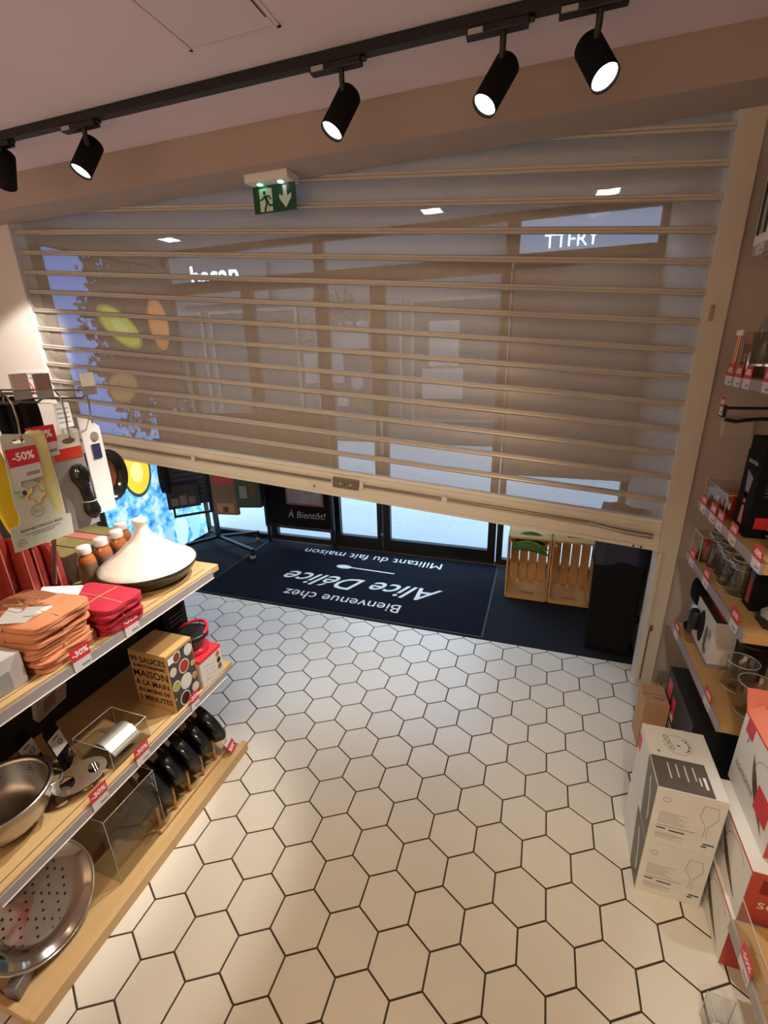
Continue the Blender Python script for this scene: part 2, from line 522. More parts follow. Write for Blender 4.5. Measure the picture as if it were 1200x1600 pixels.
# ------------------------------------------------------------------ things on the shop front glass
def thin_paper(name, color, t):
    m = mat(name, color, 0.85, noise=0.03, nscale=3)
    nt = m.node_tree; N = nt.nodes; L = nt.links
    tl = N.new('ShaderNodeBsdfTranslucent'); tl.inputs['Color'].default_value = (*color, 1)
    mx = N.new('ShaderNodeMixShader'); mx.inputs['Fac'].default_value = t
    L.new(N['Principled BSDF'].outputs[0], mx.inputs[1]); L.new(tl.outputs[0], mx.inputs[2])
    L.new(mx.outputs[0], N['Material Output'].inputs['Surface'])
    return m
M_paper = thin_paper('white_paper_back', (0.70, 0.69, 0.70), 0.55)
def notice(x0, x1, z0, z1, label, m=M_paper, y=VD+0.014):
    o = MB().box((x0, y, z0), (x1, y+0.003, z1)).build('paper_notice', m)
    return tag(o, label, 'notice', 'paper notices taped to the entrance glass')
k_ = VD/3.87
def zz(z): return 1.8007 + (z-1.8007)*k_
n1 = notice(-2.065*k_, -1.685*k_, zz(1.53), zz(1.78), 'white landscape paper notice lowest on the narrow door glass')
n2 = notice(-1.785*k_, -1.437*k_, zz(1.815), zz(2.033), 'white paper notice on the narrow door beside the mirrored logo')
n3 = notice(-0.918*k_, -0.673*k_, zz(1.665), zz(2.005), 'upright white paper notice, upper one on the wide door')
n4 = notice(-0.975*k_, -0.635*k_, zz(1.40), zz(1.642), 'landscape white paper notice, lower one on the wide door')
st = MB().prism([(0.062*math.cos(PI/2+k*PI/3), 0.062*math.sin(PI/2+k*PI/3)) for k in range(6)], 0, 0.002, M=Matrix.Rotation(PI/2, 4, 'X')).build('hexagon_sticker', M_paper, None, (-1.561*k_, VD+0.017, zz(1.534)))
tag(st, 'pale hexagonal sticker on the door glass', 'sticker')
for xx, ww, m, lb in ((-1.704, 0.10, M_paper, 'small pale sticker of two joined rings on the door glass'), (-1.569, 0.11, mat('cream_sticker', (0.62, 0.56, 0.42), 0.7), 'small cream rectangular sticker under the hexagonal one')):
    o = MB().box((xx*k_-ww/2, VD+0.014, zz(1.38)-0.05), (xx*k_+ww/2, VD+0.017, zz(1.38)+0.045)).build('glass_sticker', m); tag(o, lb, 'sticker')
logo = thing('door_logo', 'white mirrored script shop logo with spoon on the narrow door glass', 'sign', (-1.77*k_, VD+0.017, zz(2.13)))
M_vinyl = mat('white_vinyl', (0.72, 0.70, 0.68), 0.6)
lettering('Alice', 0.20, M_vinyl, logo, (0.04, 0, 0.08), (-1, 0, 0), (0, 0, 1), shear=0.35)
lettering('Délice', 0.20, M_vinyl, logo, (-0.02, 0, -0.09), (-1, 0, 0), (0, 0, 1), shear=0.35)
sp_ = MB()
sp_.poly([(-0.29+0.06*math.cos(a*PI/8), 0, -0.22+0.024*math.sin(a*PI/8)) for a in range(16)]); sp_.box((-0.23, -0.001, -0.226), (0.12, 0.0, -0.216))
sp_.build('spoon', M_vinyl, logo)
# back of a large poster in the window on the right
M_poster = thin_paper('grey_poster_back', (0.42, 0.40, 0.38), 0.25)
pb = MB().box((-0.26, VD-0.030, zz(0.79)), (0.655, VD-0.022, zz(2.32))).build('window_poster', M_poster)
tag(pb, 'large plain grey back of a poster filling the window behind the crates', 'poster')

# ------------------------------------------------------------------ roller shutter
SLOPE = -0.0892
XL, XR = -3.331, 0.611
def shear(x, s): return s + SLOPE*(x-0.61)
def perf_mat():
    m = bpy.data.materials.new('perforated_lacquered_steel'); m.use_nodes = True
    nt = m.node_tree; N = nt.nodes; L = nt.links
    b = N['Principled BSDF']
    b.inputs['Base Color'].default_value = (0.43, 0.375, 0.315, 1)
    b.inputs['Roughness'].default_value = 0.42
    b.inputs['Metallic'].default_value = 0.25
    tc = N.new('ShaderNodeTexCoord'); sx = N.new('ShaderNodeSeparateXYZ')
    L.new(tc.outputs['Object'], sx.inputs[0])
    def mth(op, a, b_=None, c=None):
        n = N.new('ShaderNodeMath'); n.operation = op
        for i, v in enumerate((a, b_, c)):
            if v is None: continue
            if isinstance(v, (int, float)): n.inputs[i].default_value = v
            else: L.new(v, n.inputs[i])
        return n.outputs[0]
    P = 0.0060; PR = P*0.866
    zc = mth('MULTIPLY_ADD', sx.outputs['X'], -SLOPE, sx.outputs['Z'])
    v = mth('DIVIDE', zc, PR)
    row = mth('FLOOR', v)
    odd = mth('MULTIPLY', mth('MODULO', mth('ADD', row, 1000), 2), 0.5)
    u = mth('ADD', mth('DIVIDE', sx.outputs['X'], P), odd)
    fu = mth('MULTIPLY', mth('SUBTRACT', mth('FRACT', mth('ADD', u, 5000)), 0.5), P)
    fv = mth('MULTIPLY', mth('SUBTRACT', mth('FRACT', mth('ADD', v, 5000)), 0.5), PR)
    d2 = mth('ADD', mth('MULTIPLY', fu, fu), mth('MULTIPLY', fv, fv))
    hole = mth('LESS_THAN', d2, 0.00180**2)
    tr = N.new('ShaderNodeBsdfTransparent'); mx = N.new('ShaderNodeMixShader')
    L.new(hole, mx.inputs['Fac']); L.new(b.outputs[0], mx.inputs[1]); L.new(tr.outputs[0], mx.inputs[2])
    L.new(mx.outputs[0], N['Material Output'].inputs['Surface'])
    return m
M_perf = perf_mat()
M_rib = mat('lacquered_steel_rib', (0.56, 0.49, 0.41), 0.38, metal=0.25, noise=0.05, nscale=8)
M_bar = mat('ivory_steel_bar', (0.76, 0.70, 0.58), 0.4, metal=0.1, noise=0.06, nscale=5)
shut = thing('roller_shutter', 'perforated steel roller shutter hanging askew, its lower edge sloping down to the right', 'shutter', (0, SH_Y, 0))
NX = 2
def slat(k):
    z0 = 0.968 + 0.1157*k           # bottom of the slat at x = 0.61
    prof = [(0.0, 0.0), (0.006, 0.030), (0.007, 0.060), (0.0, 0.088)]     # (y forward bulge, s)
    rib = [(0.0, 0.088), (0.010, 0.0885), (0.0165, 0.092), (0.0175, 0.0965), (0.0125, 0.1005), (0.0125, 0.1025), (0.0175, 0.106), (0.0165, 0.1115), (0.008, 0.1145), (0.0, 0.1157)]
    mb = MB()
    for pr, mi, sm in ((prof, 0, True), (rib, 1, True)):
        grid = []
        for y, s in pr:
            grid.append([(x, -y, min(2.94, shear(x, z0+s))) for x in (XL, XR)])
        mb.sheet(grid, mi, None, sm)
    # closed back of the rib
    mb.sheet([[(x, 0.003, min(2.94, shear(x, z0+s))) for x in (XL, XR)] for s in (0.086, 0.1157)], 1)
    return mb.build('slat', [M_perf, M_rib], shut)
for k in range(15):
    slat(k)
bar_prof = [(0.012, 0.168), (0.020, 0.165), (0.022, 0.150), (0.016, 0.142), (0.016, 0.118), (0.010, 0.116), (0.010, 0.078), (0.018, 0.076), (0.018, 0.022), (0.024, 0.020), (0.024, 0.002), (0.0, 0.0), (-0.012, 0.002), (-0.012, 0.168)]
bm_ = MB()
rows = [[(x, -y, shear(x, 0.80+s)) for x in (XL, XR)] for y, s in bar_prof + [bar_prof[0]]]
bm_.sheet(rows, 0, None, False)
for x in (XL, XR):
    bm_.poly([(x, -y, shear(x, 0.80+s)) for y, s in (bar_prof if x == XL else bar_prof[::-1])])
bar = bm_.build('bottom_bar', M_bar, shut)
M_rod = mat('tarnished_rod', (0.27, 0.225, 0.165), 0.35, metal=0.6)
def onbar(x, s, y): return (x, -y, shear(x, 0.80+s))
for xa, xb in ((-3.30, -1.19), (-0.985, 0.28)):
    MB().tube([onbar(xa, 0.094, 0.016), onbar(xb, 0.094, 0.016)], 0.0085, 8).build('locking_rod', M_rod, bar)
lockb = MB()
ang = math.atan(SLOPE)
RM = Matrix.Rotation(-ang, 4, 'Y')
def bar_box(xc, s, w, h, y0, y1, name, m, bevel=0.002):
    c = onbar(xc, s, 0)
    return MB().box((-w/2, -y1, -h/2), (w/2, -y0, h/2)).build(name, m, bar, c, (0, -ang, 0), bevel=bevel)
lb = bar_box(-1.088, 0.094, 0.165, 0.062, 0.012, 0.034, 'lock_case', M_rod)
for dx, m in ((-0.03, M_white), (0.0, M_black), (0.035, M_white)):
    MB().lathe([(0.005, 0), (0.005, 0.002)], 10, M=Matrix.Translation((dx, -0.034, -0.003)) @ Matrix.Rotation(PI/2, 4, 'X')).build('rivet', m, lb)
bar_box(-0.985, 0.094, 0.02, 0.055, 0.012, 0.03, 'rod_bracket', M_bar)
bar_box(-2.19, 0.094, 0.03, 0.034, 0.012, 0.030, 'rod_bracket', M_bar)
bar_box(-0.484, 0.094, 0.032, 0.036, 0.012, 0.030, 'rod_bracket', M_bar)
bar_box(-1.32, 0.045, 0.05, 0.030, 0.018, 0.024, 'stop_plate', M_bar)
bar_box(-1.30, 0.045, 0.006, 0.016, 0.018, 0.032, 'stop_pin', M_ink)
e_ = MB()      # rod end, crumpled at the right
e_.tube([onbar(0.27, 0.094, 0.018), onbar(0.36, 0.086, 0.026), onbar(0.46, 0.080, 0.034), onbar(0.575, 0.082, 0.040)], 0.010, 10, radii=[0.007, 0.010, 0.013, 0.014])
e_.build('rod_end', mat('bare_metal', (0.34, 0.30, 0.25), 0.3, metal=0.9), bar)
bar_box(0.47, 0.112, 0.05, 0.012, 0.010, 0.030, 'rod_bracket', M_bar)
for xs in (0.500, 0.536):
    MB().lathe([(0.006, 0), (0.0045, 0.003)], 10, M=Matrix.Translation(onbar(xs, 0.010, 0.024)) @ Matrix.Rotation(PI/2, 4, 'X')).build('bolt', M_black, bar)

# worn guide edge at the foot of the right-hand post
gd = MB().box((0.612, SH_Y-0.046, 0.0), (0.630, SH_Y-0.030, 0.80)).build('trim_5', M_trim); struct(gd)
MB().box((0.640, SH_Y-0.034, 0.03), (0.644, SH_Y-0.029, 0.36)).build('slot', M_ink, gd)
MB().cbox((0.648, SH_Y-0.033, 0.36), (0.014, 0.01, 0.035)).build('catch', M_rod, gd, bevel=0.002)
# smoke-free notice on the left pillar
sg = thing('no_smoking_notice', 'white notice forbidding smoking and vaping on the left pillar', 'sign', (-3.455, SH_Y-0.0365, 1.60))
MB().box((-0.16, -0.002, -0.10), (0.105, 0.0, 0.13)).build('sheet', M_card, sg)
lettering('INTERDICTION DE FUMER', 0.021, M_ink, sg, (-0.025, -0.003, 0.10), (1, 0, 0), (0, 0, 1))
lettering('ET VAPOTER', 0.021, M_ink, sg, (-0.025, -0.003, 0.072), (1, 0, 0), (0, 0, 1))
for cx in (-0.085, 0.045):
    r = MB().tube([(cx+0.045*math.cos(a*PI/12), -0.003, 0.0+0.045*math.sin(a*PI/12)) for a in range(24)], 0.004, 6, closed=True)
    r.tube([(cx-0.032, -0.003, 0.032), (cx+0.032, -0.003, -0.032)], 0.004, 6)
    r.build('ban_ring', M_red, sg)
    MB().box((cx-0.025, -0.0028, -0.006), (cx+0.02, -0.002, 0.004)).build('cigarette_mark', M_ink, sg)

# ------------------------------------------------------------------ track with spotlights
track = MB().box((-4.3, 1.850, 2.7415), (1.02, 1.886, CEIL-0.001)).build('ceiling_track', M_black)
tag(track, 'long black lighting track across the ceiling', 'track')
M_lens = mat('lit_lens', (1, 1, 1), 0.4, emit=(1.0, 0.95, 0.87), estr=9.0)
M_stk = mat('silver_sticker', (0.40, 0.38, 0.36), 0.5)
def track_spot(xs, lens, d, label, watts, color, cone=46):
    lens = Vector(lens); d = Vector(d).normalized()
    t = thing('track_spotlight', label, 'spotlight', (xs, 1.868, 2.7415), group='spotlights on the ceiling track')
    loc = Vector((xs, 1.868, 2.7415))
    ad = MB().box((-0.115, -0.017, -0.022), (0.075, 0.017, 0.0)).box((0.075, -0.010, -0.012), (0.092, 0.010, -0.002))
    a = ad.build('adapter', M_black, t, bevel=0.003)
    MB().box((-0.108, -0.0178, -0.019), (-0.062, -0.0172, -0.004)).build('rating_sticker', M_stk, a)
    L = 0.155
    q = d.to_track_quat('Z', 'Y').to_matrix().to_4x4()
    q.translation = lens - loc
    prof = [(0.0, -L), (0.036, -L), (0.0425, -L+0.008), (0.0425, 0.0), (0.0395, 0.0), (0.0385, -0.012)]
    MB().lathe(prof, 32, M=q, cap=False).build('housing', M_blackm, t)
    MB().lathe([(0.0, -0.010), (0.0386, -0.010)], 32, M=q, cap=False).build('lens', M_lens, t)
    piv = lens - loc - d*0.105
    MB().tube([(0.0, 0, -0.018), (0.0, 0, -0.05), piv], 0.010, 8).build('stem', M_black, t)
    spot_lamp('spot_beam', lens + d*0.004, d, watts, color, cone, 0.5, 0.03)
track_spot(-2.47, (-2.56, 1.92, 2.60), (-1.04, 0.52, -0.98), 'black track spotlight cut off by the left picture edge', 150, NEUTRAL, 34)
track_spot(-1.954, (-2.024, 1.870, 2.575), (-0.191, -0.50, -0.845), 'black track spotlight at the left, left of the exit sign', 110, NEUTRAL, 40)
track_spot(-0.759, (-0.809, 1.870, 2.550), (-0.367, -0.403, -0.838), 'black track spotlight in the middle, right of the exit sign', 165, NEUTRAL, 36)
track_spot(-0.212, (-0.264, 1.870, 2.542), (-0.422, -0.385, -0.821), 'black track spotlight with the most tilted body, second from the right', 120, NEUTRAL, 36)
track_spot(0.063, (0.096, 1.870, 2.555), (0.377, -0.476, -0.795), 'black track spotlight turned to the right shelves', 75, NEUTRAL, 44)

# ------------------------------------------------------------------ emergency exit sign under the lintel
ex = thing('exit_sign', 'green emergency exit sign with running figure and down arrow below white housing', 'exit sign', (-1.347, 2.348, LINT))
MB().box((-0.118, -0.058, -0.036), (0.118, 0.058, 0.0)).build('housing', M_white, ex, bevel=0.004)
M_green = mat('exit_green', (0.004, 0.075, 0.032), 0.3)
M_sigw = mat('exit_pictogram', (0.46, 0.52, 0.40), 0.4, emit=(0.7, 0.9, 0.65), estr=0.06)
pn = MB().box((-0.118, 0.010, -0.152), (0.118, 0.016, -0.036)).build('panel', M_green, ex)
yq = 0.0095
MB().box((-0.082, yq-0.0005, -0.146), (-0.010, yq, -0.048)).build('doorway', M_sigw, pn)
rm = MB()
def limb(pts, r): rm.tube([(x, yq-0.001, z) for x, z in pts], r, 6)
rm.lathe([(0.0, -0.0009), (0.0085, -0.0009), (0.0085, 0.0006)], 14, M=Matrix.Translation((-0.053, yq-0.001, -0.066)) @ Matrix.Rotation(PI/2, 4, 'X'))
limb([(-0.050, -0.080), (-0.042, -0.098), (-0.038, -0.108)], 0.0075)
limb([(-0.052, -0.080), (-0.064, -0.092), (-0.080, -0.096)], 0.004)
limb([(-0.046, -0.079), (-0.028, -0.082), (-0.018, -0.096)], 0.004)
limb([(-0.040, -0.108), (-0.050, -0.126), (-0.056, -0.146)], 0.005)
limb([(-0.038, -0.108), (-0.026, -0.122), (-0.006, -0.121)], 0.005)
rm.build('running_figure', mat('exit_dark', (0.004, 0.045, 0.020), 0.4), pn)
ar = MB().poly([(x, yq-0.001, z) for x, z in ((0.052, -0.046), (0.052, -0.090), (0.030, -0.078), (0.030, -0.098), (0.063, -0.140), (0.096, -0.098), (0.096, -0.078), (0.074, -0.090), (0.074, -0.046))])
ar.build('arrow', M_sigw, pn)
for dx, c, nm in ((-0.06, (0.15, 1.0, 0.6), 'green_led'), (0.055, (0.75, 0.85, 1.0), 'white_led')):
    MB().lathe([(0.014, -0.003), (0.014, 0.0)], 16, M=Matrix.Translation((dx, -0.012, -0.036))).build('led', mat(nm, (1, 1, 1), 0.4, emit=c, estr=5.0), ex)
# ------------------------------------------------------------------ vestibule things
# recessed ceiling lights
M_down = mat('downlight_glow', (1, 1, 1), 0.4, emit=(1.0, 0.95, 0.88), estr=8.0)
for (x, y), lb in zip(((-2.887, 3.371), (-0.802, 3.45), (0.263, 3.493)), ('square recessed downlight of the entrance lobby above the lit fruit panel', 'square recessed downlight of the entrance lobby above the doors', 'square recessed downlight of the entrance lobby above the poster back')):
    t = thing('lobby_downlight', lb, 'downlight', (x, y, 2.66), group='downlights of the entrance lobby')
    frame_rect('frame', -0.075, 0.075, -0.075, 0.075, 0.012, 0, 0.006, M_white, t).rotation_euler = (-PI/2, 0, 0)
    MB().box((-0.063, -0.063, -0.004), (0.063, 0.063, -0.001)).build('diffuser', M_down, t)
    spot_lamp('downlight_beam', (x, y, 2.65), (0, 0, -1), 6, (1.0, 0.93, 0.85), 120, 0.8, 0.05)

# backlit fruit panel on the left lobby wall
def lit_print():
    m = bpy.data.materials.new('backlit_water_print'); m.use_nodes = True
    nt = m.node_tree; N = nt.nodes; L = nt.links
    b = N['Principled BSDF']; b.inputs['Roughness'].default_value = 0.25
    tc = N.new('ShaderNodeTexCoord'); sx = N.new('ShaderNodeSeparateXYZ'); L.new(tc.outputs['Object'], sx.inputs[0])
    nz = N.new('ShaderNodeTexNoise'); nz.inputs['Scale'].default_value = 9; nz.inputs['Detail'].default_value = 8; nz.inputs['Roughness'].default_value = 0.75
    L.new(tc.outputs['Object'], nz.inputs['Vector'])
    cr = N.new('ShaderNodeValToRGB')
    e = cr.color_ramp.elements
    e[0].position = 0.36; e[0].color = (0.03, 0.16, 0.55, 1)
    e[1].position = 0.66; e[1].color = (0.95, 1.0, 1.0, 1)
    x = cr.color_ramp.elements.new(0.50); x.color = (0.16, 0.55, 0.95, 1)
    L.new(nz.outputs['Fac'], cr.inputs['Fac'])
    # dark backdrop of the picture in its upper middle, with ragged water edge
    def mth(op, a, b_=None, c=None):
        n = N.new('ShaderNodeMath'); n.operation = op
        for i, v in enumerate((a, b_, c)):
            if v is None: continue
            if isinstance(v, (int, float)): n.inputs[i].default_value = v
            else: L.new(v, n.inputs[i])
        return n.outputs[0]
    n2 = N.new('ShaderNodeTexNoise'); n2.inputs['Scale'].default_value = 5; n2.inputs['Detail'].default_value = 9; n2.inputs['Roughness'].default_value = 0.7
    L.new(tc.outputs['Object'], n2.inputs['Vector'])
    ax = mth('MULTIPLY', mth('SUBTRACT', sx.outputs['Y'], 0.80), 1.65)
    az = mth('MULTIPLY', mth('SUBTRACT', sx.outputs['Z'], 1.98), 1.05)
    r = mth('ADD', mth('MULTIPLY', ax, ax), mth('MULTIPLY', az, az))
    r = mth('ADD', r, mth('MULTIPLY_ADD', n2.outputs['Fac'], 2.6, -1.3))
    n3 = N.new('ShaderNodeTexNoise'); n3.inputs['Scale'].default_value = 26; n3.inputs['Detail'].default_value = 4
    L.new(tc.outputs['Object'], n3.inputs['Vector'])
    r = mth('ADD', r, mth('MULTIPLY_ADD', n3.outputs['Fac'], 1.8, -0.9))
    dk = N.new('ShaderNodeMapRange'); dk.inputs['From Min'].default_value = 1.02; dk.inputs['From Max'].default_value = 0.88
    L.new(r, dk.inputs['Value']); dk = dk.outputs['Result']
    up = N.new('ShaderNodeMix'); up.data_type = 'RGBA'
    L.new(dk, up.inputs['Factor']); L.new(cr.outputs['Color'], up.inputs['A']); up.inputs['B'].default_value = (0.022, 0.017, 0.016, 1)
    # the sky-blue upper band is paler and calmer than the splashing water below
    mr = N.new('ShaderNodeMapRange'); mr.inputs['From Min'].default_value = 0.95; mr.inputs['From Max'].default_value = 1.25
    L.new(sx.outputs['Z'], mr.inputs['Value'])
    sky = N.new('ShaderNodeMix'); sky.data_type = 'RGBA'
    sky.inputs['A'].default_value = (0.16, 0.34, 0.86, 1); sky.inputs['B'].default_value = (0.022, 0.017, 0.016, 1)
    L.new(dk, sky.inputs['Factor'])
    fin = N.new('ShaderNodeMix'); fin.data_type = 'RGBA'
    L.new(mr.outputs['Result'], fin.inputs['Factor']); L.new(up.outputs['Result'], fin.inputs['A']); L.new(sky.outputs['Result'], fin.inputs['B'])
    L.new(fin.outputs['Result'], b.inputs['Base Color']); L.new(fin.outputs['Result'], b.inputs['Emission Color'])
    b.inputs['Emission Strength'].default_value = 1.0
    return m
lbx = thing('fruit_lightbox', 'tall backlit panel of cut fruit in splashing blue water on the left lobby wall', 'light panel', (-3.24, 2.54, 0.02))
MB().box((-0.09, 0.0, 0.0), (-0.002, 1.12, 2.50)).build('casing', M_alu, lbx)
MB().box((-0.002, 0.015, 0.02), (0.018, 1.105, 2.48)).build('lit_panel', lit_print(), lbx)
def oval(cy, cz, ry, rz, rot, mats_, name='fruit_half', x=0.020, n=28, taper=0.0):
    mb = MB()
    for li, sc in enumerate((1.0, 0.86, 0.4)):
        pts = []
        for k in range(n):
            a = 2*PI*k/n
            u = ry*sc*math.cos(a)*(1+taper*math.sin(a)); w = rz*sc*math.sin(a)
            pts.append((x+0.0012*li-(-3.24+3.24), cy-2.54+u*math.cos(rot)-w*math.sin(rot), cz-0.02+u*math.sin(rot)+w*math.cos(rot)))
        mb.poly(pts, li)
    return mb.build(name, mats_, lbx)
def em(name, c, s=1.0): return mat(name, c, 0.3, emit=c, estr=s)
m_rind = em('rind_blue_edge', (0.04, 0.10, 0.10), 0.6); m_flesh = em('yellow_flesh', (0.85, 0.62, 0.05), 1.0); m_core = em('pale_flesh', (0.95, 0.88, 0.30), 1.0)
m_lrind = em('lime_rind', (0.26, 0.30, 0.02), 0.8); m_lflesh = em('lime_flesh', (0.58, 0.56, 0.05), 0.8); m_lcore = em('lime_core', (0.62, 0.70, 0.18), 0.8)
m_or1 = em('orange_rind', (0.40, 0.14, 0.03), 0.8); m_or2 = em('orange_flesh', (0.62, 0.24, 0.06), 0.8)
m_br1 = em('brown_crust', (0.16, 0.08, 0.03), 0.8); m_br2 = em('brown_flesh', (0.34, 0.20, 0.08), 0.8)
oval(2.915, 0.87, 0.155, 0.215, 0.0, [m_rind, m_flesh, m_core], taper=0.08)
oval(2.625, 0.90, 0.080, 0.20, 0.0, [m_rind, m_flesh, m_core])
oval(3.05, 2.02, 0.115, 0.225, 0.95, [m_lrind, m_lflesh, m_lcore])
oval(3.46, 2.06, 0.115, 0.215, 0.05, [m_or1, m_or2, m_or2])
oval(2.96, 1.57, 0.16, 0.125, 0.3, [m_br1, m_br2, m_br2])
oval(3.36, 0.80, 0.075, 0.24, 0.25, [m_br1, m_or1, m_br2])
for k, (cy, w, h) in enumerate(((2.76, 0.07, 0.24), (2.95, 0.075, 0.27), (3.13, 0.06, 0.24), (3.30, 0.085, 0.30), (3.48, 0.07, 0.27))):
    mb = MB(); mb.poly([(0.0195, cy-2.54+w*math.sin(t)*(1-0.25*math.cos(t)), 0.02+h*(0.5-0.5*math.cos(t))) for t in [PI*q/10 for q in range(11)]] + [(0.0195, cy-2.54-w*math.sin(t)*(1-0.25*math.cos(t)), 0.02+h*(0.5-0.5*math.cos(t))) for t in [PI*q/10 for q in range(9, 0, -1)]])
    m = em('pale_icicle_%d' % (k % 2), (0.55, 0.82, 0.95) if k % 2 else (0.35, 0.66, 0.90), 0.9)
    mb.build('ice_drop', m, lbx)

# welcome mat
M_mat = mat('navy_black_mat', (0.0045, 0.005, 0.010), 0.9, noise=0.0, nscale=60, color2=(0.008, 0.009, 0.016), spec=0.12, bump=0.4, bscale=500)
M_rub = mat('rubber_border', (0.015, 0.016, 0.018), 0.6)
wm = thing('welcome_mat', 'large navy-black welcome mat with white lettering inside the entrance', 'mat', (-1.40, 3.14, 0.004))
MB().box((-1.115, -0.525, 0.0), (1.155, 0.575, 0.006)).build('rubber_edge', M_rub, wm)
MB().box((-1.10, -0.510, 0.006), (1.140, 0.560, 0.010)).build('pile', M_mat, wm)
M_mw = mat('white_pile_print', (0.78, 0.77, 0.74), 0.9)
def mtxt(s, x, y, size, **kw): return lettering(s, size, M_mw, wm, (x, y, 0.0104), (-1, 0, 0), (0, -1, 0), **kw)
mtxt('Bienvenue chez', 0.060, -0.345, 0.155)
mtxt('Alice Délice', 0.12, -0.085, 0.270, shear=0.45, bold=0.002)
mtxt('Militant du fait maison', 0.025, 0.415, 0.150)
spn = MB()
spn.poly([(-0.135+0.070*math.cos(a*PI/12), 0.185+0.034*math.sin(a*PI/12), 0.0104) for a in range(24)])
spn.poly([(-0.07, 0.178, 0.0104), (0.33, 0.166, 0.0104), (0.33, 0.182, 0.0104), (-0.07, 0.194, 0.0104)])
spn.build('spoon_print', M_mw, wm)

# chalkboard easel
cb = thing('chalkboard', 'black chalkboard reading A Bientôt with a small framed picture, by the doors', 'chalkboard', (-2.13, 3.665, 0.006))
MB().box((-0.355, -0.012, 0.20), (0.345, 0.012, 1.30)).build('board', M_blackm, cb)
frame_rect('frame', -0.375, 0.365, 0.175, 1.32, 0.028, -0.018, 0.016, M_black, cb)
for x in (-0.365, 0.335): MB().box((x, -0.016, 0), (x+0.03, 0.016, 0.19)).build('leg', M_black, cb)
MB().box((-0.22, -0.026, 0.196), (0.35, -0.016, 0.203)).build('ledge', M_steel, cb)
M_chalk = mat('chalk', (0.42, 0.42, 0.40), 0.95)
lettering('À Bientôt!', 0.095, M_chalk, cb, (0.085, -0.0185, 0.325), (1, 0, 0.02), (0, 0, 1), shear=0.2)
pic = MB().box((-0.115, -0.022, 0.425), (0.275, -0.0125, 0.72)).build('picture', mat('rose_border', (0.22, 0.09, 0.08), 0.5), cb)
MB().box((-0.095, -0.0235, 0.445), (0.255, -0.022, 0.70)).build('print', mat('grey_landscape_print', (0.45, 0.42, 0.45), 0.5, nscale=9, color2=(0.10, 0.09, 0.12)), pic)

# revolving display rack on castors
rk = thing('display_rack', 'black wheeled display rack of small goods in front of the lit fruit panel', 'display rack', (-2.93, 3.45, 0.004))
MB().box((-0.018, -0.018, 0.10), (0.018, 0.018, 1.75)).build('post', M_black, rk)
for a, L_ in ((0.57, 0.37), (2.45, 0.27), (4.15, 0.29), (5.92, 0.55)):
    dx, dy = math.cos(a), math.sin(a)
    mb = MB(); mb.box((0, -0.016, 0.085), (L_+0.02, 0.016, 0.11), M=Matrix.Rotation(a, 4, 'Z'))
    arm = mb.build('foot', M_black, rk)
    w = MB(); w.lathe([(0.0, -0.011), (0.022, -0.011), (0.026, -0.006), (0.026, 0.006), (0.022, 0.011), (0.0, 0.011)], 16, M=Matrix.Translation((dx*L_, dy*L_, 0.027)) @ Matrix.Rotation(a+1.1, 4, 'Z') @ Matrix.Rotation(PI/2, 4, 'X'))
    w.build('castor_wheel', M_grey, arm)
    f = MB(); f.box((-0.02, -0.016, 0.045), (0.02, 0.016, 0.085), M=Matrix.Translation((dx*L_, dy*L_, 0))); f.build('castor_fork', M_chrome, arm)
# hanging panels of the rack
M_perfb = mat('blue_black_perforated', (0.02, 0.025, 0.05), 0.4)
def rack_panel(x0, x1, z0, z1, y, rz):
    t = MB()
    for lo, hi in (((x0, z0), (x1, z0+0.02)), ((x0, z1-0.02), (x1, z1)), ((x0, z0), (x0+0.02, z1)), ((x1-0.02, z0), (x1, z1))):
        t.box((lo[0], y-0.01, lo[1]), (hi[0], y+0.01, hi[1]))
    p = t.build('panel_frame', M_black, rk, rot=(0, 0, rz))
    q = MB(); q.box((x0+0.02, y+0.002, z0+0.10), (x1-0.02, y+0.006, z1-0.02)); q.build('panel_mesh', M_perfb, p)
    d = MB()
    for i in range(12):
        for j in range(10):
            d.cbox((x0+0.05+i*(x1-x0-0.1)/11, y-0.0005, z0+0.13+j*0.045), (0.010, 0.004, 0.012))
    o = d.build('panel_dots', mat('painted_hole_glow', (0.12, 0.20, 0.42), 0.6), p); o['kind'] = 'stuff'  # solid blue dots, coloured like holes with light behind them
rack_panel(-0.36, -0.02, 0.36, 1.30, 0.0, 0.80)
rack_panel(0.02, 0.50, 0.42, 1.30, 0.0, 0.22)
def rack_item(name, lb, x0, x1, z0, z1, m, y=-0.05, rz=0.0, details=None):
    o = thing(name, lb, 'packaged good', (rk.location.x+(x0+x1)/2, rk.location.y+y, z0))
    o.rotation_euler = (0, 0, rz)
    w = x1-x0; h = z1-z0
    MB().box((-w/2, -0.02, 0), (w/2, 0.02, h)).build('pack', m, o, bevel=0.003)
    for (u0, u1, v0, v1, mm) in details or ():
        MB().box((-w/2+u0*w, -0.0215, v0*h), (-w/2+u1*w, -0.0195, v1*h)).build('print', mm, o)
    return o
m_ginger = mat('gingerbread_brown', (0.13, 0.06, 0.025), 0.6, noise=0.5, nscale=30)
m_redp = mat('red_banner', (0.42, 0.035, 0.03), 0.5)
m_gr = mat('forest_print', (0.03, 0.07, 0.045), 0.5, noise=0.7, nscale=25)
rack_item('baking_kit', 'brown cardboard baking kit with red banner hung on the wheeled rack', 0.07, 0.31, 0.37, 0.85, mat('kraft_brown', (0.20, 0.11, 0.055), 0.6, noise=0.3, nscale=12), -0.05, 0.15,
          [(0.05, 0.95, 0.62, 0.80, m_redp), (0.15, 0.85, 0.05, 0.24, mat('biscuit', (0.36, 0.17, 0.07), 0.6)), (0.38, 0.60, 0.06, 0.17, m_ginger)])
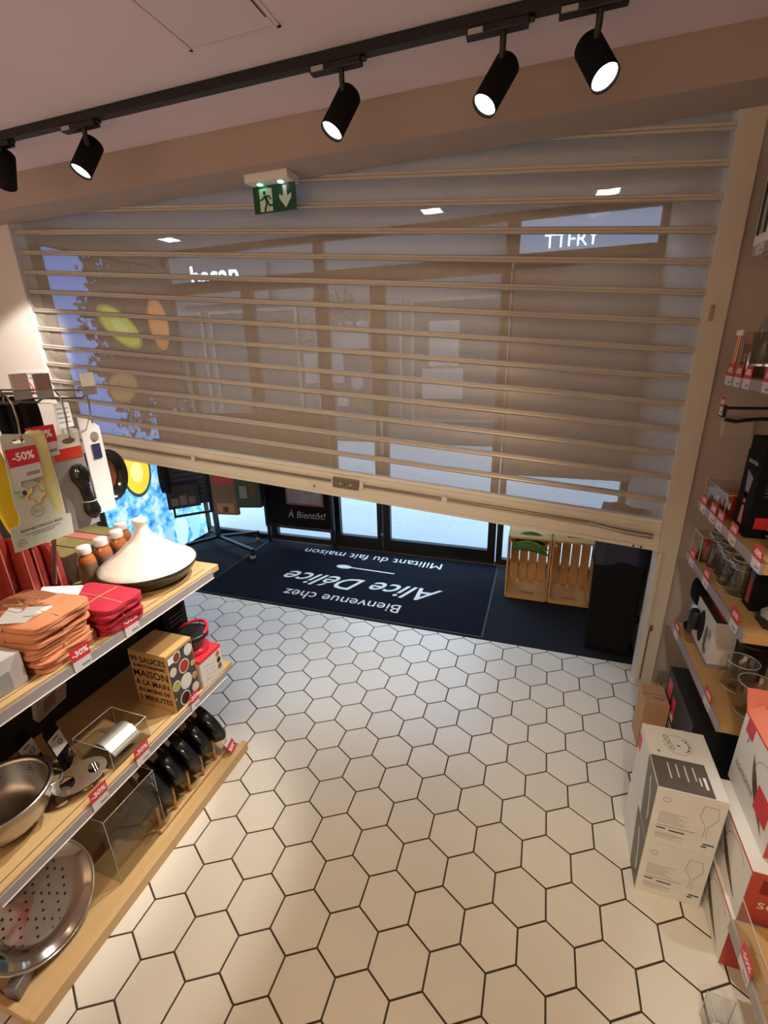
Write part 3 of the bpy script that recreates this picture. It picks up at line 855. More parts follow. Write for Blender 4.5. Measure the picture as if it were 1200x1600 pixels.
rack_item('christmas_book', 'dark green picture pack on the rack beside the brown kit', 0.335, 0.56, 0.46, 0.92, m_gr, -0.045, 0.25,
          [(0.3, 0.6, 0.6, 0.82, m_redp), (0.15, 0.45, 0.2, 0.45, mat('grey_print', (0.22, 0.24, 0.22), 0.6)), (0.55, 0.85, 0.25, 0.5, m_ginger)])
t = rack_item('utensil_pouch', 'dark bundle of packaged utensils hung at the left of the rack', -0.30, -0.02, 0.46, 0.68, mat('dark_pouch', (0.03, 0.022, 0.02), 0.3, noise=0.5, nscale=20), -0.20, 0.80)
for k in range(3):
    MB().box((-0.11+0.075*k, -0.0225, 0.03), (-0.05+0.075*k, -0.0195, 0.10+0.02*(k % 2))).build('label_strip', mat('shiny_strip', (0.20, 0.17, 0.16), 0.25, noise=0.6, nscale=40), t)
t = thing('hanging_mitt', 'black cloth hanging from the rack in front of the lit fruit', 'cloth', (rk.location.x-0.235, rk.location.y-0.31, 0.62))
MB().lathe([(0.0, 0.0), (0.05, 0.01), (0.062, 0.10), (0.05, 0.30), (0.04, 0.5)], 14, sy=0.4).build('fabric', M_blackm, t)

# two apple crates with a green plant
def crate(x0, label):
    t = thing('wooden_crate', label, 'crate', (x0, 3.20, 0.004), group='apple crates on the entrance carpet')
    W, D, Hh = 0.302, 0.30, 0.50
    th = 0.010
    # end panels (bottom and top) with a hand slot
    for z in (0.0, Hh-0.014):
        b = MB()
        b.box((0.012, 0.0, z), (W-0.012, 0.075, z+0.014)); b.box((0.012, 0.105, z), (W-0.012, D, z+0.014))
        b.box((0.012, 0.075, z), (0.10, 0.105, z+0.014)); b.box((W-0.10, 0.075, z), (W-0.012, 0.105, z+0.014))
        b.build('end_panel', M_woodx, t, bevel=0.001)
    # long side slats
    for x in (0.0, W-th):
        for k in range(3):
            y = 0.004+k*0.098
            MB().box((x, y, 0.002), (x+th, y+0.088, Hh-0.002)).build('slat', M_woodx, t, bevel=0.0012)
    # back slats
    for k in range(4):
        x = 0.014+k*0.0695
        MB().box((x, D, 0.002), (x+0.063, D+0.008, Hh-0.002)).build('slat', M_woodx, t, bevel=0.0012)
    # corner blocks
    for x in (0.012, W-0.036):
        for z in (0.014, Hh-0.05):
            MB().prism([(0, 0), (0.024, 0), (0.024, 0.036), (0, 0.036)] if False else [(0, 0), (0.026, 0), (0, 0.036)] if x < 0.1 else [(0, 0), (0.024, 0), (0.024, 0.036)], 0, D-0.01,
                       M=Matrix.Translation((x, D-0.004, z)) @ Matrix.Rotation(PI/2, 4, 'X')).build('corner_block', M_woodx, t)
    # front lip of the lower end panel
    fr = MB(); fr.box((0.012, 0.0, 0.014), (W-0.012, 0.012, 0.03)); fr.build('front_lip', M_woodx, t, bevel=0.001)
    return t
crate(-0.158, 'open pine crate on its end holding green leaves, beside the welcome mat')
crate(0.150, 'open pine crate on its end, empty, beside the dark bin')
pl = thing('leafy_plant', 'long glossy green leaves lying in the upper part of the pine crate', 'plant', (-0.0, 3.30, 0.40))
M_leaf = mat('green_leaf', (0.06, 0.24, 0.04), 0.35, noise=0.4, nscale=8, stretch=(1, 8, 8))
M_leaf2 = mat('pale_green_leaf', (0.18, 0.42, 0.10), 0.35, noise=0.3, nscale=8)
lv = MB()
for (x0, z0, x1, z1, w, y, m) in ((-0.13, 0.0, 0.135, -0.035, 0.030, -0.07, 0), (-0.12, 0.03, 0.135, -0.005, 0.016, -0.05, 1), (-0.13, -0.015, 0.11, -0.05, 0.028, -0.02, 0), (-0.10, 0.06, 0.13, 0.02, 0.02, 0.0, 1), (-0.12, 0.07, 0.12, 0.075, 0.02, -0.03, 0)):
    g = []
    for i in range(11):
        t_ = i/10; wd = w*math.sin(PI*min(1, 0.12+t_*0.88))**0.7
        x = x0+(x1-x0)*t_; z = z0+(z1-z0)*t_ + 0.035*math.sin(PI*t_)
        g.append([(x, y, z-wd), (x, y-0.012, z), (x, y, z+wd)])
    MB().sheet(g).build('leaf', M_leaf2 if m else M_leaf, pl)
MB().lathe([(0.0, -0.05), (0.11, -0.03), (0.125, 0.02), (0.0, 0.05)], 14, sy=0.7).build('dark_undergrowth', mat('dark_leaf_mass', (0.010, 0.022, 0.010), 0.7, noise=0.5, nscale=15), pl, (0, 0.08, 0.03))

# dark bin with a bag over it
bn = thing('waste_bin', 'tall black bin with dark blue bag beside the right-hand post', 'bin', (0.505, 2.80, 0.004))
RB = Matrix.Rotation(-0.12, 4, 'Z')
b = MB(); vs = []
for z, w in ((0, 0.118), (0.03, 0.122), (0.62, 0.132)):
    vs += [(-w, -w, z), (w, -w, z), (w, w, z), (-w, w, z)]
fs = [(3, 2, 1, 0)] + [(r*4+i, r*4+(i+1) % 4, (r+1)*4+(i+1) % 4, (r+1)*4+i) for r in range(2) for i in range(4)]
b.add(vs, fs, M=RB); b.build('body', M_blackm, bn, bevel=0.01)
bag = []
for z, w in ((0.60, 0.142), (0.66, 0.15), (0.74, 0.142), (0.82, 0.148), (0.88, 0.13), (0.90, 0.08)):
    row = []
    for k in range(25):
        a = 2*PI*k/24; c, s_ = math.cos(a), math.sin(a)
        q = w/max(abs(c), abs(s_))*0.93; rr = q*(1+0.05*math.sin(5*a+z*30))
        row.append((rr*c, rr*s_, z+0.015*math.sin(3*a+z*9)))
    bag.append(row)
MB().sheet(bag, M=RB).build('bag', mat('navy_bag', (0.008, 0.013, 0.045), 0.4), bn)
# wall socket with plug and lead
ws = thing('wall_socket', 'white wall socket low on the lobby wall behind the bin', 'socket', (0.659, 2.70, 0.235))
MB().box((-0.008, -0.04, -0.06), (0.0, 0.04, 0.06)).build('plate', M_white, ws, bevel=0.002)
pg = thing('power_plug', 'black plug with lead running down the lobby wall to the floor', 'plug', (0.650, 2.73, 0.235))
MB().lathe([(0.0, 0), (0.022, 0.002), (0.022, 0.03), (0.012, 0.042), (0.0, 0.044)], 14, M=Matrix.Rotation(-PI/2, 4, 'Y')).build('body', M_black, pg)
MB().tube([(-0.04, 0, 0), (-0.045, -0.01, -0.03), (-0.02, -0.03, -0.10), (-0.02, -0.06, -0.18), (-0.03, -0.02, -0.222)], 0.0035, 6).build('lead', M_black, pg)
# ------------------------------------------------------------------ generic shapes
def soft_box(size, n=8, p=5.0, amp=0.0, seed=0, freq=3.0, M=None):
    """cushion-like slab: super-ellipsoid with gentle wrinkles"""
    rnd = random.Random(seed)
    ph = [rnd.uniform(0, 6.28) for _ in range(6)]
    mb = MB()
    def pt(d):
        x, y, z = d
        k = (abs(x)**p + abs(y)**p + abs(z)**p)**(-1.0/p)
        x, y, z = x*k, y*k, z*k
        w = 1 + amp*(math.sin(freq*x*2+ph[0]) * math.cos(freq*y*2+ph[1]) + 0.6*math.sin(freq*3*y+ph[2]+2*z))
        return (x*size[0]/2*w, y*size[1]/2*w, z*size[2]/2*w)
    for ax in range(3):
        for sg in (-1, 1):
            g = []
            for i in range(n+1):
                row = []
                for j in range(n+1):
                    u = -1+2*i/n; v = -1+2*j/n
                    c = [0, 0, 0]; c[ax] = sg; c[(ax+1) % 3] = u if sg > 0 else -u; c[(ax+2) % 3] = v
                    row.append(pt(c))
                g.append(row)
            mb.sheet(g, 0, M, True)
    return mb

def plate(name, outer, holes, th, m, parent, M=None):
    """flat plate with holes: filled 2D curve, extruded, as mesh"""
    cu = bpy.data.curves.new(name, 'CURVE'); cu.dimensions = '2D'; cu.fill_mode = 'BOTH'; cu.extrude = th/2
    for pts in [outer] + holes:
        sp = cu.splines.new('POLY'); sp.points.add(len(pts)-1); sp.use_cyclic_u = True
        for q, p_ in zip(sp.points, pts): q.co = (p_[0], p_[1], 0, 1)
    o = bpy.data.objects.new('plate_source', cu); COL.objects.link(o)
    dg = bpy.context.evaluated_depsgraph_get()
    me = bpy.data.meshes.new_from_object(o.evaluated_get(dg))
    bpy.data.objects.remove(o); bpy.data.curves.remove(cu)
    me.materials.clear(); me.materials.append(m)
    ob = link(name, me, parent)
    if M is not None: ob.matrix_local = M
    return ob

def circ(cx, cy, r, n=24, ry=None):
    return [(cx+r*math.cos(2*PI*k/n), cy+(ry or r)*math.sin(2*PI*k/n)) for k in range(n)]

from mathutils import noise as mnoise
def wrinkled(mb, amp, seed, freq=22.0):
    o = Vector((seed*3.7, seed*1.3, 0))
    for p in mb.v:
        q = Vector((p.x*freq, p.y*freq*0.6, p.z*freq*1.5)) + o
        n = mnoise.noise_vector(q) + 0.5*mnoise.noise_vector(q*2.3)
        p.x += n.x*amp*0.8; p.y += n.y*amp*0.8; p.z += n.z*amp*0.55
    return mb

M_tagw = mat('tag_grey_label', (0.66, 0.63, 0.66), 0.5)
M_tagt = mat('tag_white_print', (0.88, 0.84, 0.84), 0.5)
def price_tag(pct, pos, side, where, z_is_rail=True, w=0.060, tilt=0.0, scale=1.0):
    """side = +1: faces +x (left shelves), -1: faces -x (right shelves); pos = (x, y, z of rail top)"""
    t = thing('price_tag', 'red %s tag %s' % (pct.replace('-', 'minus ').replace('%', ' percent'), where), 'price tag', pos, (0, 0, 0), 'red sale price tags')
    t.rotation_euler = (0, tilt, 0 if side > 0 else PI)
    w *= scale
    rd = MB().box((0.0, -w/2, 0.002), (0.0016, w/2, 0.045*scale)).build('red_card', M_red, t)
    MB().box((0.0, -w/2+0.002, -0.034*scale), (0.0014, w/2-0.002, 0.002)).build('price_label', M_tagw, t)
    lettering(pct, 0.026*scale, M_tagt, rd, (0.0021, 0.0, 0.0235*scale), (0, 1, 0), (0, 0, 1), bold=0.0008)
    MB().box((0.0014, -w*0.05, -0.024*scale), (0.0018, w*0.40, -0.016*scale)).build('barcode', M_inkg, t)
    return t

# ------------------------------------------------------------------ left shelf unit
TZ, SZ = 0.958, 0.471
GX = -1.25
M_railg = mat('grey_price_rail', (0.34, 0.30, 0.31), 0.35)
M_darkp = mat('dark_shelf_back', (0.010, 0.008, 0.008), 0.7)
gon = thing('shelf_unit', 'wooden double-sided shelf unit with grey price rails, on the left', 'shelf unit', (0, 0, 0))
def shelf(z, x0, y0, y1, rail1):
    b = MB().box((x0, y0, z-0.026), (GX-0.004, y1, z)).build('shelf_board', M_wood, gon, bevel=0.0015)
    MB().box((GX-0.030, y0+0.02, z-0.0005), (GX-0.0275, y1-0.055, z+0.0004)).build('groove', M_ink, b)
    MB().box((GX-0.0035, y0, z-0.040), (GX+0.001, rail1, z-0.0095)).build('price_rail', M_railg, b)
    MB().box((GX-0.0035, y0, z-0.0425), (GX+0.0035, rail1, z-0.040)).build('rail_lip', M_white, b)
    return b
shelf(TZ, -2.15, 0.30, 1.446, 1.402)
shelf(SZ, -1.69, 0.425, 1.432, 1.385)
MB().box((-1.72, 0.42, 0.0), (-1.69, 1.43, TZ-0.026)).build('back_panel', M_darkp, gon)
MB().box((-1.74, 0.10, TZ), (-1.70, 1.02, 1.95)).build('hook_panel', M_darkp, gon)
for y in (0.44, 1.34):
    for z in (TZ, SZ):
        MB().prism([(0, 0), (-0.36, 0), (-0.36, -0.07), (-0.02, -0.015)], 0, 0.004, M=Matrix.Translation((-1.33, y, z-0.0265)) @ Matrix.Rotation(PI/2, 4, 'X')).build('shelf_bracket', M_black, gon)
# base tray with raised front lip
tr = MB().box((-1.69, 0.378, 0.012), (-1.238, 1.392, 0.028)).build('base_board', M_wood, gon)
MB().box((-1.236, 0.372, 0.0), (-1.208, 1.398, 0.047)).build('front_lip', M_wood, tr, bevel=0.002)
MB().box((-1.69, 0.372, 0.0), (-1.236, 0.390, 0.036)).build('end_lip', M_wood, tr, bevel=0.002)
MB().box((-1.256, 0.39, 0.028), (-1.240, 1.38, 0.034)).build('inner_strip', M_wood, tr)
MB().box((-1.2565, 0.39, 0.0282), (-1.2365, 1.38, 0.0292)).build('groove', M_ink, tr)

price_tag('-30%', (GX+0.002, 0.797, TZ-0.008), 1, 'under the stack of orange cloths')
price_tag('-30%', (GX+0.002, 0.982, TZ-0.008), 1, 'under the stack of red cloths')
price_tag('-30%', (GX+0.002, 0.730, SZ-0.008), 1, 'below the steel slicer and the colander')
price_tag('-50%', (GX+0.002, 0.905, SZ-0.008), 1, 'below the clear acrylic tray')
price_tag('-20%', (GX+0.002, 1.178, SZ-0.008), 1, 'below the sauce book box', w=0.050)
bt = price_tag('-30%', (-1.262, 1.335, 0.085), 1, 'stuck upside down on the pan rack at the floor')
bt.rotation_euler = (PI, -0.5, 0.25)

# tagine
tg = thing('tagine', 'white conical tagine lid on a black dish on the top shelf', 'tagine', (-1.432, 1.262, TZ), group=None)
M_tag = mat('cream_glaze', (0.84, 0.76, 0.68), 0.22, noise=0.03, nscale=10)
M_dish = mat('black_brown_glaze', (0.018, 0.012, 0.009), 0.25)
MB().lathe([(0.0, 0.0), (0.112, 0.0), (0.125, 0.006), (0.150, 0.022), (0.155, 0.027), (0.165, 0.040), (0.170, 0.046), (0.181, 0.066), (0.183, 0.071), (0.178, 0.072), (0.165, 0.062), (0.0, 0.04)], 56).build('dish', M_dish, tg)
MB().lathe([(0.177, 0.0715), (0.176, 0.075), (0.155, 0.088), (0.151, 0.0915), (0.120, 0.113), (0.085, 0.142), (0.060, 0.165), (0.054, 0.169), (0.050, 0.172), (0.034, 0.195), (0.024, 0.215), (0.020, 0.228), (0.0215, 0.236), (0.027, 0.244), (0.027, 0.252), (0.022, 0.257), (0.016, 0.256), (0.0, 0.250)], 56, cap=False).build('lid', M_tag, tg)

# bottles with white caps
m_sauce = mat('orange_sauce', (0.55, 0.17, 0.05), 0.25, noise=0.4, nscale=25)
m_lab = mat('brown_label', (0.24, 0.16, 0.11), 0.5, noise=0.3, nscale=40)
for k, (x, y) in enumerate(((-1.622, 1.155), (-1.632, 1.238), (-1.642, 1.322), (-1.700, 1.398))):
    t = thing('sauce_bottle', ('sauce bottle with white cap, nearest of the row behind the tagine', 'second sauce bottle with white cap from the cardboard boxes', 'third white-capped sauce bottle of the row behind the tagine', 'white-capped sauce bottle farthest back, peeking beside the tagine knob')[k], 'bottle', (x, y, TZ), group='white-capped sauce bottles')
    MB().lathe([(0.0, 0), (0.030, 0.0), (0.033, 0.004), (0.033, 0.105), (0.028, 0.122), (0.020, 0.130), (0.020, 0.136)], 20).build('body', m_sauce, t)
    MB().lathe([(0.0335, 0.018), (0.0335, 0.098)], 20, cap=False).build('label', m_lab, t)
    MB().lathe([(0.0245, 0.134), (0.0255, 0.138), (0.0255, 0.158), (0.023, 0.164), (0.0, 0.165)], 20).build('cap', M_white, t)

# row of boxes behind
m_bx = mat('brown_carton', (0.10, 0.055, 0.03), 0.5, noise=0.3, nscale=14)
m_tp = mat('green_leaf_print', (0.30, 0.17, 0.09), 0.5, nscale=12, color2=(0.24, 0.28, 0.04))
m_sal = mat('salmon_carton', (0.62, 0.22, 0.16), 0.5)
for k, (y0, y1, m, lb) in enumerate(((1.125, 1.205, m_tp, 'brown carton with leafy green top, nearest behind the orange cloths'), (1.209, 1.289, m_tp, 'brown carton with leafy green top, second from the orange cloths'), (1.293, 1.345, m_sal, 'narrow salmon-pink carton between the brown ones'), (1.349, 1.429, m_tp, 'brown carton with green top at the far shelf end'))):
    t = thing('carton', lb, 'carton', (-1.70, y0, TZ))
    MB().box((-0.24, 0, 0), (0.0, y1-y0, 0.118)).build('body', m_sal if m is m_sal else m_bx, t, bevel=0.001)
    MB().box((-0.238, 0.002, 0.118), (-0.002, y1-y0-0.002, 0.120)).build('printed_lid', m, t)
    MB().box((-0.11, -0.0012, 0.02), (-0.012, 0.0, 0.10)).build('print', m_lab, t)

# folded cloths tied with twine
M_orange = mat('orange_linen', (0.62, 0.235, 0.105), 0.85, noise=0.18, nscale=9, bump=0.5, bscale=26)
M_redc = mat('crimson_linen', (0.50, 0.018, 0.045), 0.85, noise=0.2, nscale=9, bump=0.5, bscale=26)
M_twine = mat('jute_twine', (0.55, 0.33, 0.17), 0.9)
def cloth(x, y, z, sx, sy, sz, rz, m, name, label, group, seed, top=False, card=False):
    t = thing(name, label, 'cloth', (x, y, z), (0, 0, rz), group)
    rnd = random.Random(seed)
    # three stacked leaves, folded round at the front edge
    for i in range(2):
        h = sz/2
        wrinkled(soft_box((sx*(1-0.03*i), sy*(1-0.02*i), h*1.10), 22, 9.0, 0.012, seed+i, 2.5, Matrix.Translation((0.006*i*(-1)**seed, 0.004*i, h*(i+0.5)))), 0.0042, seed*3+i).build('fold', m, t)
    tw = [(0.02, -sy/2-0.002, sz*0.5), (0.02, -sy/2+0.01, sz*1.02), (0.015, 0, sz*1.05), (0.02, sy/2-0.01, sz*1.02), (0.02, sy/2+0.002, sz*0.5)]
    MB().tube(tw, 0.0016, 6).build('twine', M_twine, t)
    MB().tube([(-sx/2+0.01, 0.01, sz*1.0), (0, 0.0, sz*1.06), (sx/2-0.006, -0.01, sz*1.02), (sx/2+0.002, -0.01, sz*0.55)], 0.0016, 6).build('twine', M_twine, t)
    if top:
        bow = [(0.015+0.03*math.sin(2*a)*1.3-0.03, 0.03*math.sin(a), sz*1.06+0.006+0.012*abs(math.sin(a))) for a in [q*PI/12 for q in range(25)]]
        MB().tube(bow, 0.0018, 6).build('bow', M_twine, t)
    if card:
        c = MB().box((-0.055, -0.04, 0), (0.055, 0.04, 0.0012)).build('card_label', M_card, t, (0.035, -0.035, sz*1.09), (0.06, 0.10, 0.5))
        MB().box((0.0, -0.012, 0.0012), (0.028, -0.008, 0.0016)).build('print', M_inkg, c)
    return t
og = 'folded orange cloths tied with twine'
names = ('lowest folded orange cloth of the stack on the top shelf', 'second folded orange cloth from below in the stack', 'middle folded orange cloth of the stack', 'folded orange cloth just under the topmost one', 'topmost orange cloth with a white card tied under its twine')
hz = 0.0265
for k in range(5):
    cloth(-1.400+0.006*math.sin(k*2.1), 0.775+0.008*math.cos(k*1.7), TZ+0.0005+k*hz*1.06, 0.270, 0.195, hz if k < 4 else 0.036, 0.10+0.05*math.sin(k*3), M_orange, 'folded_cloth', names[k], og, 10+k, k == 4, k == 4)
names = ('lowest crimson folded cloth beside the tagine', 'middle crimson folded cloth beside the tagine', 'topmost crimson folded cloth with a white tag beside the tagine')
for k in range(3):
    cloth(-1.372+0.006*k, 0.972-0.003*k, TZ+0.0005+k*0.029, 0.250, 0.160, 0.0275 if k < 2 else 0.034, -0.04+0.04*k, M_redc, 'folded_cloth', names[k], 'folded crimson cloths tied with twine', 30+k, False, False)
wt = MB().box((-0.06, -0.035, 0), (0.06, 0.035, 0.0012)).build('swing_tag', M_card, None, (-1.475, 0.935, TZ+0.108), (0.1, 0.12, 0.6))
tag(wt, 'white card tag lying between the orange and crimson cloths', 'card')
# grey-white carton at the picture edge
gb = thing('white_carton', 'pale grey carton left of the orange cloths, cut by the picture edge', 'carton', (-1.375, 0.585, TZ))
MB().box((-0.085, -0.10, 0), (0.085, 0.088, 0.098)).build('body', mat('grey_white_carton', (0.56, 0.54, 0.54), 0.5, noise=0.1, nscale=20), gb, bevel=0.0015)
MB().box((0.0851, 0.0, 0.002), (0.0856, 0.05, 0.06)).build('print', M_inkg, gb)

# ------------------------------------------------------------------ hanging goods over the top shelf
M_wire = mat('zinc_wire', (0.34, 0.31, 0.29), 0.32, metal=0.9)
def peg(y, z, lb, xt=-1.25, flagm=M_card):
    t = thing('peg_hook', lb, 'hook', (-1.70, y, z), group='long wire peg hooks with price flags')
    L_ = xt+1.70
    MB().tube([(0, 0, 0), (L_*0.5, 0, 0.0), (L_-0.03, 0, 0.002), (L_-0.01, 0, 0.012)], 0.0032, 8).build('lower_wire', M_wire, t)
    MB().tube([(0, 0, 0.025), (L_, 0, 0.025)], 0.0025, 8).build('upper_wire', M_wire, t)
    MB().box((L_-0.012, -0.010, 0.012), (L_+0.004, 0.010, 0.032)).build('end_clip', M_black, t)
    f = MB().box((L_+0.004, -0.022, 0.012), (L_+0.007, 0.022, 0.075)).build('price_flag', M_grey, t)
    MB().box((L_+0.007, -0.021, 0.036), (L_+0.0085, 0.021, 0.074)).build('flag_card', flagm, f)
m_pinkf = mat('pinkish_flag', (0.55, 0.40, 0.36), 0.5)
peg(1.025, 1.687, 'wire peg hook with white flag nearest the shutter')
peg(0.895, 1.690, 'middle wire peg hook with brownish flag before the smoking notice', -1.25, mat('brown_flag', (0.26, 0.16, 0.14), 0.5))
peg(0.845, 1.692, 'wire peg hook with pinkish flag at the picture edge', -1.26, m_pinkf)
def s_hook(t, y, x, ztop, zbot):
    pts = [(x-0.02, y+0.004, ztop-0.01), (x-0.012, y+0.002, ztop+0.006), (x, y, ztop+0.008), (x+0.016, y, ztop-0.012), (x+0.012, y+0.004, (ztop+zbot)/2), (x+0.004, y+0.006, zbot+0.02), (x+0.012, y, zbot), (x+0.02, y-0.004, zbot+0.012)]
    o = Vector(t.location)
    MB().tube([Vector(p)-o for p in pts], 0.0024, 8).build('wire_hook', M_wire, t)
# zip bag card
zb = thing('zip_bag_pack', 'pale green and yellow pack of reusable ziplock bags hanging in front', 'bag pack', (-1.245, 0.712, 1.335))
m_zc = mat('pale_green_card', (0.62, 0.65, 0.56), 0.55)
m_yel = mat('yellow_film', (0.82, 0.56, 0.02), 0.3, noise=0.12, nscale=10)
m_yel2 = mat('pale_yellow_film', (0.82, 0.74, 0.34), 0.3, noise=0.1, nscale=10)
BX = Matrix(((0, 0, 1, 0), (1, 0, 0, 0), (0, 1, 0, 0), (0, 0, 0, 1)))     # (u, v, w) -> (w, u, v): u along +y, v up, w towards +x
outer = [(0.0, 0.0), (0.160, -0.006), (0.166, 0.052), (0.142, 0.054), (0.124, 0.078), (0.116, 0.11), (0.112, 0.16), (0.116, 0.21), (0.121, 0.262), (0.112, 0.285), (0.050, 0.295), (0.043, 0.285), (0.040, 0.23), (0.035, 0.17), (0.030, 0.12), (0.034, 0.09), (0.028, 0.066), (0.004, 0.062)]
holes = [[(0.070, 0.268), (0.098, 0.265), (0.098, 0.274), (0.070, 0.277)]]
plate('card', outer, holes, 0.002, m_zc, zb, BX)
film = soft_box((0.014, 0.062, 0.26), 8, 5, 0.02, 3, 2.0); film.build('bag_film', m_yel, zb, (-0.010, 0.020, 0.170), (0.12, 0, 0))
film = soft_box((0.014, 0.058, 0.25), 8, 5, 0.02, 4, 2.0); film.build('bag_film', m_yel2, zb, (-0.010, 0.128, 0.165), (-0.04, 0, 0))
def rings(pts, r, th, m, x=0.0016): MB().tube([(x, p[0], p[1]) for p in pts], th, 6, closed=True).build('print_ring', m, zb)
rings(circ(0.080, 0.088, 0.0155), 0, 0.0007, M_inkg)
rings(circ(0.078, 0.166, 0.021, ry=0.016), 0, 0.0022, mat('onion_rose', (0.62, 0.48, 0.46), 0.6))
m_pep = mat('pepper_orange', (0.72, 0.42, 0.06), 0.6)
rings([(0.088+(0.019+0.005*math.cos(4*a))*math.cos(a), 0.128+(0.019+0.005*math.cos(4*a))*math.sin(a)) for a in [2*PI*k/32 for k in range(32)]], 0, 0.0022, m_pep)
m_oli = mat('olive_dark', (0.06, 0.04, 0.035), 0.5); m_sal2 = mat('salad_green', (0.30, 0.42, 0.10), 0.6)
mb = MB().poly([(0.0016, p[0], p[1]) for p in circ(0.062, 0.142, 0.006, 12, 0.007)]); mb.build('print_olive', m_oli, zb)
for (u, v) in ((0.044, 0.146), (0.052, 0.132), (0.094, 0.182), (0.100, 0.160)):
    MB().tube([(0.0016, u-0.006, v+0.006), (0.0016, u, v), (0.0016, u+0.008, v+0.003)], 0.0020, 6).build('print_leaf', m_sal2, zb)
lettering('doc', 0.014, M_inkg, zb, (0.0017, 0.080, 0.088), (0, 1, 0), (0, 0, 1))
lettering('REUSABLE ZIPLOCK BAGS', 0.0098, M_ink, zb, (0.0017, 0.082, 0.046), (0, 1, -0.02), (0, 0, 1))
for y0_, y1_, z_ in ((0.035, 0.130, 0.034), (0.050, 0.112, 0.028)): MB().box((0.0010, y0_, z_), (0.0016, y1_, z_+0.0022)).build('print_line', M_inkg, zb)
lettering('2x', 0.009, M_inkg, zb, (0.0017, 0.021, 0.018), (0, 1, 0), (0, 0, 1))
rings(circ(0.021, 0.018, 0.0095, 18), 0, 0.0005, M_inkg)
s_hook(zb, 0.795, -1.243, 1.712, 1.606)
price_tag('-50%', (-1.236, 0.790, 1.545), 1, 'on the ziplock bag pack', w=0.072, scale=1.05)
price_tag('-50%', (-1.262, 0.868, 1.585), 1, 'behind the ziplock bag pack', w=0.072, scale=1.05)
# dumb-bell shaped tool in a grey pack
av = thing('tool_pack', 'grey pack with black waisted kitchen tool and red header hanging beside the zip bags', 'tool pack', (-1.262, 0.882, 1.325))
m_gcard = mat('silver_grey_card', (0.36, 0.34, 0.35), 0.45)
MB().box((-0.006, 0.0, 0.0), (0.0, 0.092, 0.235)).build('card', m_gcard, av)
MB().box((-0.006, 0.004, 0.235), (0.001, 0.088, 0.275)).build('white_header', M_card, av)
MB().box((0.0, 0.004, 0.205), (0.0012, 0.088, 0.237)).build('red_band', mat('bright_red_band', (0.72, 0.05, 0.03), 0.5), av)
MB().box((-0.045, 0.084, 0.0), (-0.006, 0.094, 0.285)).build('side_flap', M_card, av)
pts = [(0.022, 0.030+0.055*t-0.012*math.sin(PI*t), 0.195-0.175*t) for t in [k/12 for k in range(13)]]
pts = [(0.016, 0.048+0.020*t, 0.188-0.165*t) for t in [k/12 for k in range(13)]]
MB().tube(pts, 0.02, 16, radii=[0.012, 0.022, 0.026, 0.025, 0.019, 0.015, 0.0145, 0.0145, 0.016, 0.020, 0.0225, 0.019, 0.008]).build('black_tool', M_blackg, av)
for i in (4, 8):
    p_ = pts[i]; MB().tube([(p_[0]+0.018*math.cos(a), p_[1]+0.018*math.sin(a), p_[2]) for a in [2*PI*k/16 for k in range(16)]], 0.001, 6, closed=True).build('cable_tie', M_white, av)
MB().poly([(0.0015, 0.02+0.022*math.cos(a), 0.255+0.009*math.sin(a)) for a in [2*PI*k/16 for k in range(16)]] if False else [(0.0016, 0.055+0.020*math.cos(2*PI*k/16), 0.256+0.008*math.sin(2*PI*k/16)) for k in range(16)]).build('print', m_lab, av)
s_hook(av, 0.935, -1.262, 1.712, 1.585)
# white card sleeve with blue-black pan behind it
sl = thing('pan_pack', 'small black pan in a white card sleeve hanging nearest the shutter', 'pan', (-1.300, 1.010, 1.335))
plate('sleeve', [(0, 0), (0.058, 0.0), (0.064, 0.10), (0.064, 0.265), (0.035, 0.29), (0.0, 0.30)], [circ(0.040, 0.235, 0.016, 16)], 0.004, M_card, sl, BX)
MB().box((0.003, 0.022, 0.17), (0.0045, 0.05, 0.215)).build('navy_print', mat('navy_print', (0.02, 0.03, 0.09), 0.5), sl)
q = Matrix.Translation((-0.012, 0.070, 0.105)) @ Matrix.Rotation(PI/2, 4, 'Y')
MB().lathe([(0.0, -0.03), (0.048, -0.03), (0.058, -0.022), (0.066, 0.004), (0.068, 0.006), (0.064, 0.006), (0.054, -0.016), (0.046, -0.022), (0.0, -0.022)], 32, M=q, sx=1.25).build('pan', M_blackg, sl)
MB().lathe([(0.0, -0.0215), (0.046, -0.0215)], 32, M=q, sx=1.25, cap=False).build('copper_base', mat('copper_lining', (0.40, 0.14, 0.06), 0.35, noise=0.5, nscale=30), sl)  # copper-coloured pan interior, mottled by noise
s_hook(sl, 1.045, -1.300, 1.712, 1.615)
# black mitts on the hooks
for k, (x, y) in enumerate(((-1.50, 0.945), (-1.47, 0.962), (-1.44, 0.978))):
    t = thing('hanging_mitt', ('black cloth mitt on the peg hooks, nearest the picture edge', 'black cloth mitt on the peg hooks, middle one', 'black cloth mitt on the peg hooks, next to the white slip')[k], 'mitt', (x, y, 1.57), group='black cloth mitts on the peg hooks')
    soft_box((0.028, 0.05, 0.13), 8, 3.2, 0.03, 50+k, 2.0, Matrix.Translation((0, 0, 0.065))).build('fabric', M_blackm, t)
    MB().tube([(0, 0, 0.12), (0.004, 0.004, 0.145), (0, 0, 0.15)], 0.002, 6).build('loop', M_black, t)
slip = MB().box((0, 0, 0), (0.002, 0.05, 0.075)).build('paper_slip', M_card, None, (-1.42, 1.035, 1.595))
tag(slip, 'white printed paper slip hanging behind the wire hooks', 'slip')
for k in range(4): MB().box((0.002, 0.006, 0.015+0.014*k), (0.0025, 0.044, 0.018+0.014*k)).build('print_line', M_inkg, slip)
